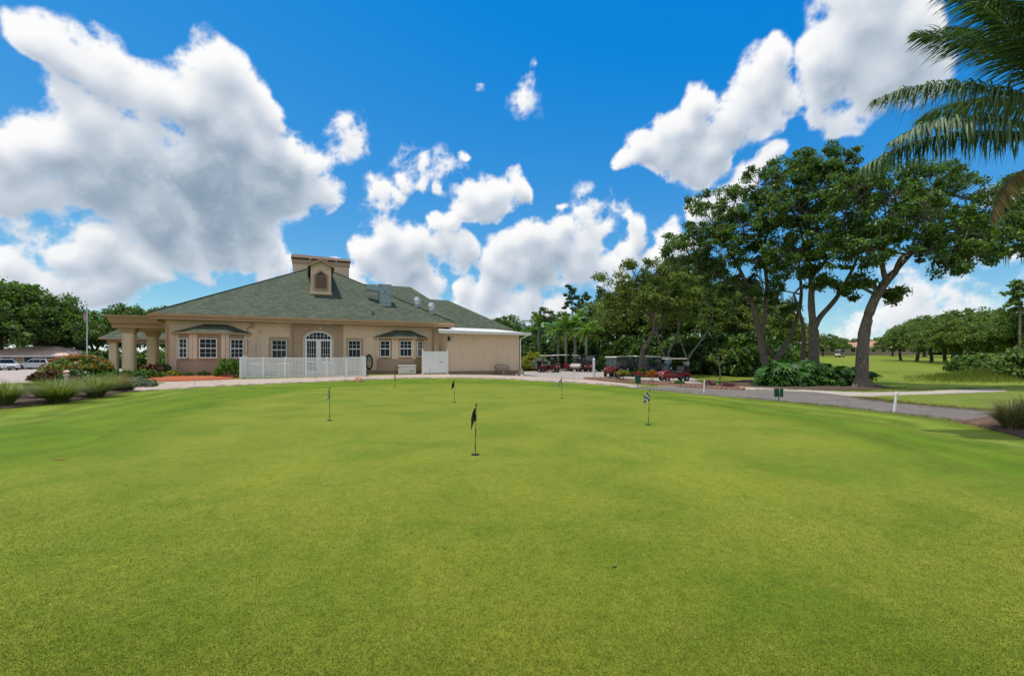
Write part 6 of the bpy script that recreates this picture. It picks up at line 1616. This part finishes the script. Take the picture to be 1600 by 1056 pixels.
def make_bag():
    t = thing('golf_bag', 'golf bag', 'golf bag', (0, 0, 0), 0, 'golf bags strapped on the carts')
    MB().lathe([(.13, 0), (.14, .05), (.13, .45), (.12, .75), (.14, .82), (.14, .86), (.10, .86)], n_=12).build('bag', M['cart_dark'], t, smooth=True)
    MB().box(-.08, .08, -.17, -.11, .15, .5).build('pocket', M['cart_red'], t, bevel=.02)
    rr = random.Random(3)
    sh, hd = MB(), MB()
    for k in range(8):
        a_ = k * .785; x0, y0 = .08 * math.cos(a_), .08 * math.sin(a_); z1 = rr.uniform(1.02, 1.2); sh.tube([(x0, y0, .8), (x0 * 1.3, y0 * 1.3, z1)], .007, 4)
        hd.box(x0 * 1.3 - .05, x0 * 1.3 + .03, y0 * 1.3 - .02, y0 * 1.3 + .02, z1 - .02, z1 + .05)
    sh.build('club_shafts', M['aluminium'], t, kind='stuff'); hd.build('club_heads', M['aluminium'], t, kind='stuff')
    return t
bag0 = make_bag()
CARTS = [  # x, y of the ground contact in the photo, heading (deg, 0 = front to the left), body, roof, label
    (1053, 595.5, 8, 'cart_red', 'cart_cream', 'nearest golf cart, dark red body, beside the flower island', 1),
    (1030, 588.5, 20, 'cart_dark', 'cart_cream', 'golf cart half hidden behind the nearest cart', 1),
    (958, 588.5, 62, 'cart_maroon', 'cart_cream', 'golf cart with brownish roof, left end of the middle row', 0),
    (969, 587, 60, 'cart_dark', 'cart_cream', 'second golf cart from the left in the middle row', 1),
    (980, 586, 60, 'cart_dark', 'cart_cream', 'third golf cart from the left in the middle row', 1),
    (991, 585, 58, 'cart_green', 'cart_cream', 'fourth golf cart in the middle row behind the bent oak', 1),
    (1008, 585, 58, 'cart_dark', 'cart_cream', 'last golf cart of the middle row right of the bent oak', 0),
    (1019, 586, 40, 'cart_maroon', 'cart_cream', 'golf cart between the bent oak and the nearest carts', 1),
    (857, 582, 150, 'cart_maroon', 'cart_cream', 'leftmost golf cart with pale roof beside the variegated shrubs', 1),
    (877, 580, 150, 'cart_red', 'cart_cream', 'golf cart with red cowl, second from the left', 1),
    (904, 580.5, 62, 'cart_cream', 'cart_maroon', 'golf cart with maroon roof and cream cowl', 1),
    (925, 580.5, 60, 'cart_red', 'cart_dark', 'red golf cart with dark roof just left of the white post', 0)]
for k, (x_, y_, hd_, body, roof_, lb_, bag) in enumerate(CARTS):
    q = gp(x_, y_)
    c = cart0 if k == 0 else copy_tree(cart0, None, {'front_cowl': M[body], 'rear_body': M['cart_dark'] if k % 2 else M['cart_maroon'], 'canopy': M[roof_]})
    c.location = (q.x, q.y, q.z + .03); c.rotation_euler = (0, 0, R(hd_)); c['label'] = lb_
    if bag:
        for sy in (-.2, .22):
            bg_ = bag0 if (k == 0 and sy < 0) else copy_tree(bag0, None, {'pocket': M[('cart_red', 'white_paint', 'cart_green')[(k + (sy > 0)) % 3]]})
            p = Matrix.Rotation(R(hd_), 3, 'Z') @ Vector((1.12, sy, .38)); bg_.location = (q.x + p.x, q.y + p.y, q.z + .03 + p.z); bg_.rotation_euler = (0, .12, R(hd_) + math.pi)
            bg_.rotation_euler = (0, 0, R(hd_)); bg_['label'] = ('left' if sy < 0 else 'right') + ' golf bag on the ' + lb_.replace('golf cart', 'cart').split(',')[0] if k else ('left' if sy < 0 else 'right') + ' golf bag on the nearest dark red cart'
# a far cart and golfers' cart out on the course
q = by_px(1312, 112); c = copy_tree(cart0, None, {'front_cowl': M['cart_cream'], 'rear_body': M['cart_cream']}); c.location = q; c.rotation_euler = (0, 0, R(30)); c['label'] = 'tiny white golf cart far out on the course'; c['group'] = 'golf carts far out'

# ------------------------------------------------------------------ cars on the left
M['car_white'] = surf('car_white', (.72, .73, .75, 1), .25, .03, 2, 60, 0, .002, coat=.8)
M['car_silver'] = surf('car_silver', (.50, .54, .58, 1), .25, .03, 2, 60, 0, .002, coat=.8, metal=.3)
def make_car():
    """front along +x; about 4.7 m long"""
    t = thing('parked_car', 'car', 'car', (0, 0, 0), 0, 'cars in the car park')
    low = [(-2.30, .35), (-2.34, .70), (-2.28, .98), (-1.2, 1.02), (1.05, 1.0), (1.75, .93), (2.2, .82), (2.34, .62), (2.32, .36), (1.85, .30), (1.80, .55), (1.45, .70), (1.10, .55), (1.05, .28), (-1.05, .28), (-1.10, .55), (-1.45, .70), (-1.80, .55), (-1.85, .30)]
    MB().extrude_y(low, -.90, .90).build('body', M['car_white'], t, bevel=.05)
    def cab(x0, x1, x2, x3, z0, z1, y0, y1):
        return [(x0, -y0, z0), (x3, -y0, z0), (x3, y0, z0), (x0, y0, z0), (x1, -y1, z1), (x2, -y1, z1), (x2, y1, z1), (x1, y1, z1)]
    MB().hexa(cab(-2.22, -1.85, .25, 1.05, .985, 1.60, .86, .68)).build('cabin', M['car_white'], t, bevel=.06)
    for sy in (-1, 1):
        for (xa, xb, xc, xd) in ((-1.98, -1.72, -1.15, -1.15), (-1.08, -1.08, -.22, -.22), (-.15, -.15, .20, .82)):
            z0, z1 = 1.04, 1.50; ya, yb = .858, .735
            q = [(xa, z0, ya), (xd, z0, ya), (xc, z1, yb), (xb, z1, yb)]
            m = MB(); m.add([(x_, sy * (y_ + .012), z_) for x_, z_, y_ in q], [(0, 1, 2, 3)]); m.build('side_window', M['glass'], t)
    m = MB(); m.add([(1.0, -.76, 1.04), (1.0, .76, 1.04), (.36, .64, 1.53), (.36, -.64, 1.53)], [(0, 1, 2, 3)]); m = MB(); m.add([(1.075, -.78, 1.0), (1.075, .78, 1.0), (.34, .64, 1.555), (.34, -.64, 1.555)], [(0, 1, 2, 3)]); m.build('windscreen', M['glass'], t)
    m = MB(); m.add([(-2.24, -.74, 1.05), (-2.24, .74, 1.05), (-1.92, .62, 1.53), (-1.92, -.62, 1.53)], [(0, 1, 2, 3)]); m.build('rear_window', M['glass'], t)
    ty = MB().lathe([(.20, -.11), (.32, -.115), (.36, -.08), (.36, .08), (.32, .115), (.20, .11)], n_=22, axis='y').mesh('tyre', True); ty.materials.append(M['black_rubber'])
    rm = MB().lathe([(.04, -.118), (.20, -.10), (.22, -.05), (.22, .05), (.20, .10), (.04, .118)], n_=16, axis='y').mesh('rim', True); rm.materials.append(M['rim_metal'])
    for (x_, y_) in ((-1.45, -.80), (-1.45, .80), (1.45, -.80), (1.45, .80)):
        o = link_mesh('tyre', ty, None, t, (x_, y_, .36)); link_mesh('rim', rm, None, o)
    for sy in (-.66, .66):
        MB().box(2.20, 2.345, sy - .18, sy + .18, .68, .80).build('headlight', M['aluminium'], t, bevel=.03); MB().box(-2.345, -2.25, sy - .14, sy + .14, .78, .98).build('tail_light', M['cart_red'], t, bevel=.02)
        MB().box(.80, .98, sy * 1.42 - .08, sy * 1.42 + .08, 1.02, 1.15).build('mirror', M['car_white'], t, bevel=.03)
    MB().box(-2.30, 2.30, -.86, .86, .22, .34).build('sill', M['black_rubber'], t); MB().box(2.325, 2.35, -.4, .4, .45, .62).build('grille', M['black_rubber'], t)
    MB().box(-1.6, .1, -.62, -.58, 1.60, 1.66).build('roof_rail', M['black_metal'], t); MB().box(-1.6, .1, .58, .62, 1.60, 1.66).build('roof_rail', M['black_metal'], t)
    return t
car0 = make_car()
for k, (x_, y_, rz, body, lb_) in enumerate(((8, 578.5, -28, 'car_white', 'white car cut off by the left edge of the picture'), (57, 577, 188, 'car_silver', 'silver station wagon beside the white car at the left'), (128, 578, 180, 'car_white', 'white car half hidden by the orange croton bush'), (196, 576, 205, 'car_white', 'white car seen behind the first portico column'))):
    q = gp(x_, y_); c = car0 if k == 0 else copy_tree(car0, None, {'body': M[body], 'cabin': M[body], 'mirror': M[body]})
    c.location = (q.x, q.y, q.z + .02); c.rotation_euler = (0, 0, R(rz)); c['label'] = lb_

# ------------------------------------------------------------------ far houses
M['tile_roof'] = surf('tile_roof', (.46, .22, .145, 1), .8, .15, .6, 6, .6, .06)
M['pink_roof'] = surf('pink_roof', (.70, .48, .38, 1), .8, .1, .6, 6, .5, .05)
M['house_wall'] = surf('house_wall', (.40, .30, .22, 1), .85, .08, .5, 40, .2, .01)
def house(label, pos, rz, ln, dp, wall_h, rise, roof_m, n_win):
    t = thing('far_house', label, 'house', pos, rz)
    MB().box(-ln / 2, ln / 2, -dp / 2, dp / 2, -1, wall_h).build('wall', M['house_wall'], t)
    m = MB(); o_ = .7; z0 = wall_h - .05; h_ = dp / 2 + o_
    A = [(-ln / 2 - o_, -h_, z0), (ln / 2 + o_, -h_, z0), (ln / 2 + o_, h_, z0), (-ln / 2 - o_, h_, z0), (-ln / 2 + h_ * .8, 0, z0 + rise), (ln / 2 - h_ * .8, 0, z0 + rise)]
    m.add(A, [(0, 1, 5, 4), (1, 2, 5), (2, 3, 4, 5), (3, 0, 4), (3, 2, 1, 0)]); ro = m.build('roof', M[roof_m], t)
    MB().box(-ln / 2 - o_, ln / 2 + o_, -h_ - .03, -h_ + .02, z0 - .22, z0 + .03).build('fascia', M['white_roof'], ro)
    for k in range(n_win):
        x_ = -ln / 2 + (k + .5) * ln / n_win
        w_ = MB().box(-.75, .75, -.05, 0, 0, 1.5).build('window', M['white_paint'], t, (x_, -dp / 2, .8)); MB().box(-.66, .66, -.07, -.051, .09, 1.41).build('pane', M['glass'], w_)
    return t
p = by_px(1300, 138); house('far house with orange tiled roof left of the leaning oak trunk', p, 0, 15, 9, 2.5, 2.0, 'tile_roof', 5)
p = by_px(1362, 142); house('far house with orange tiled roof right of the leaning oak trunk', p, 0, 15, 9, 2.4, 2.1, 'tile_roof', 5)
p = by_px(1408, 150); house('pale far house peeping between the fairway oaks', p, 0, 10, 8, 2.4, 1.6, 'pink_roof', 3)
p = by_px(44, 74); house('house with pink tiled roof behind the parked cars', (p.x - 1, p.y + 3, p.z), .10, 13, 8, 2.2, 1.6, 'pink_roof', 4)

# ------------------------------------------------------------------ flagpole with the national flag hanging limp
def flag_mat():
    m, N, L, B = new_mat('national_flag'); uv = N.new('ShaderNodeUVMap'); sx = N.new('ShaderNodeSeparateXYZ'); L.new(uv.outputs[0], sx.inputs[0])
    ml = N.new('ShaderNodeMath'); ml.operation = 'MULTIPLY'; ml.inputs[1].default_value = 6.5; L.new(sx.outputs['Y'], ml.inputs[0])
    fr_ = N.new('ShaderNodeMath'); fr_.operation = 'FRACT'; L.new(ml.outputs[0], fr_.inputs[0]); gt = N.new('ShaderNodeMath'); gt.operation = 'GREATER_THAN'; gt.inputs[1].default_value = .5; L.new(fr_.outputs[0], gt.inputs[0])
    c = mixc(N, L, gt.outputs[0], (.36, .02, .03, 1), (.70, .68, .66, 1))
    gx = N.new('ShaderNodeMath'); gx.operation = 'LESS_THAN'; gx.inputs[1].default_value = .4; L.new(sx.outputs['X'], gx.inputs[0]); gy = N.new('ShaderNodeMath'); gy.operation = 'LESS_THAN'; gy.inputs[1].default_value = .54; L.new(sx.outputs['Y'], gy.inputs[0])
    an = N.new('ShaderNodeMath'); an.operation = 'MULTIPLY'; L.new(gx.outputs[0], an.inputs[0]); L.new(gy.outputs[0], an.inputs[1])
    vo = N.new('ShaderNodeTexVoronoi'); vo.inputs['Scale'].default_value = 22; vo.inputs['Randomness'].default_value = 0; L.new(uv.outputs[0], vo.inputs['Vector']); st_ = N.new('ShaderNodeMath'); st_.operation = 'LESS_THAN'; st_.inputs[1].default_value = .25; L.new(vo.outputs['Distance'], st_.inputs[0])
    bl = mixc(N, L, st_.outputs[0], (.015, .022, .09, 1), (.7, .7, .7, 1))
    L.new(mixc(N, L, an.outputs[0], c, bl), B.inputs['Base Color']); B.inputs['Roughness'].default_value = .8; return m
b = by_px(136, 60); h = at(136, 476, 60).z - b.z
fp = thing('flagpole', 'tall pale flagpole with a limp striped flag behind the croton bush', 'flagpole', b)
MB().tube([(0, 0, -.2), (0, 0, h * .5), (0, 0, h)], [.07, .06, .04], 10).build('pole', M['aluminium'], fp, smooth=True)
MB().lathe([(.02, h), (.09, h + .08), (.02, h + .16)], n_=10).build('finial', M['cap_metal'], fp, smooth=True)
m = MB(); nu, nv_ = 14, 8; V_, F_, U_ = [], [], []
for j in range(nv_ + 1):
    for i in range(nu + 1):
        u, v = i / nu, j / nv_; V_.append((-.05 - .32 * u * (1 - .3 * v) - .06 * math.sin(u * 16 + v), .14 * math.sin(u * 19 + v * 2) * u ** .5, h - .25 - 1.35 * v * (1 - .25 * u) - 1.15 * u))
for j in range(nv_):
    for i in range(nu):
        a_ = j * (nu + 1) + i; F_.append((a_, a_ + 1, a_ + nu + 2, a_ + nu + 1)); U_.append([(i / nu, j / nv_), ((i + 1) / nu, j / nv_), ((i + 1) / nu, (j + 1) / nv_), (i / nu, (j + 1) / nv_)])
m.add(V_, F_, U_); m.build('flag', flag_mat(), fp, smooth=True)

# ------------------------------------------------------------------ short blades of the near green
rg = np.random.RandomState(4)
nb_ = 640000
Yb = 1.7 / (1 - rg.rand(nb_) * (1 - 1.7 / 7.5))          # density falls off with distance
Xb = (rg.rand(nb_) * 2 - 1) * 1.9 * Yb
gpoly = smooth_poly(green, 4); GPA = np.array(gpoly); PB = np.stack([Xb, Yb], -1)
ok = inside(gpoly, PB)
seg = np.concatenate([np.linspace(GPA[i], GPA[(i + 1) % len(GPA)], 4)[:3] for i in range(len(GPA))])
de_ = np.concatenate([np.min(np.abs(PB[k:k + 20000, None, 0] - seg[None, :, 0]) + np.abs(PB[k:k + 20000, None, 1] - seg[None, :, 1]), axis=1) for k in range(0, nb_, 20000)])
ok &= de_ > .5 + 1.6 * rg.rand(nb_); Xb, Yb = Xb[ok], Yb[ok]; nb_ = len(Xb)
Zb = gz(Xb, Yb) + .030
fade = rg.rand(nb_) < np.clip((7.5 - Yb) / 3.0, 0, 1); Xb, Yb, Zb = Xb[fade], Yb[fade], Zb[fade]; nb_ = len(Xb)
hb = (.005 + .007 * rg.rand(nb_)) ; wb = .0016 + .0012 * rg.rand(nb_); wb *= np.clip(Yb / 3.0, 1, 1.3)
an = rg.rand(nb_) * 6.283; lx = rg.normal(size=nb_) * .007; ly = rg.normal(size=nb_) * .007
Vb = np.stack([np.stack([Xb - np.cos(an) * wb, Yb - np.sin(an) * wb, Zb], -1), np.stack([Xb + np.cos(an) * wb, Yb + np.sin(an) * wb, Zb], -1), np.stack([Xb + lx, Yb + ly, Zb + hb], -1)], 1).reshape(-1, 3)
M['green_blade'] = leaf_mat('green_blade', (.088, .114, .008, 1), (.142, .172, .015, 1), (.200, .226, .030, 1), .25, .6, .2)
tag(link_mesh('grass_blades', np_mesh('grass_blades', Vb, np.arange(len(Vb)).reshape(-1, 3), 3), M['green_blade']), 'closely mown grass blades of the putting green', 'grass', kind='stuff')

# ragged grass along the paths and beds
def edge_grass(name, label, line, n_, spread, h0, h1, mat, seed):
    rr = np.random.RandomState(seed); A = np.array(line); sl = np.linalg.norm(np.diff(A, axis=0), axis=1); cs = np.concatenate([[0], np.cumsum(sl)])
    t = rr.rand(n_) * cs[-1]; X = np.interp(t, cs, A[:, 0]) + rr.normal(size=n_) * spread; Y = np.interp(t, cs, A[:, 1]) + rr.normal(size=n_) * spread
    clumpy = .35 + .65 * (fbm(np.stack([X, Y, 0 * X], -1), 1.7, 3) > -.05)
    h = (h0 + (h1 - h0) * rr.rand(n_) ** 2) * clumpy; w_ = .004 + .005 * rr.rand(n_); a_ = rr.rand(n_) * 6.283; Z = gz(X, Y) + .012
    lx, ly = rr.normal(size=n_) * h * .5, rr.normal(size=n_) * h * .5
    V_ = np.stack([np.stack([X - np.cos(a_) * w_, Y - np.sin(a_) * w_, Z], -1), np.stack([X + np.cos(a_) * w_, Y + np.sin(a_) * w_, Z], -1), np.stack([X + lx, Y + ly, Z + h], -1)], 1).reshape(-1, 3)
    tag(link_mesh(name, np_mesh(name, V_, np.arange(len(V_)).reshape(-1, 3), 3), M[mat]), label, 'grass', kind='stuff')
M['edge_blade'] = leaf_mat('edge_blade', (.050, .085, .006, 1), (.115, .160, .014, 1), (.23, .24, .06, 1), .3, .6, .2)
M['dry_blade'] = leaf_mat('dry_blade', (.11, .085, .03, 1), (.21, .18, .055, 1), (.32, .26, .12, 1), .3, .7, .2)
edge_grass('edge_grass', 'uncut grass along the edge of the lawn', gpl(lawn_px), 26000, .07, .015, .09, 'edge_blade', 1)
edge_grass('edge_grass', 'dry grass along the far side of the asphalt path', gpl([(1660, 652), (1600, 647), (1534, 642), (1470, 637), (1401, 631), (1340, 621.5)]), 14000, .35, .02, .09, 'dry_blade', 2)
edge_grass('edge_grass', 'tufts of grass along the sandy path', gpl([(1155, 610), (1250, 609), (1340, 613), (1420, 612), (1480, 609), (1560, 607)]), 9000, .25, .03, .12, 'edge_blade', 3)
edge_grass('edge_grass', 'tufts of grass under the oaks', gpl([(1110, 600), (1180, 596), (1260, 607), (1340, 610), (1400, 606)]), 9000, .6, .03, .15, 'edge_blade', 4)
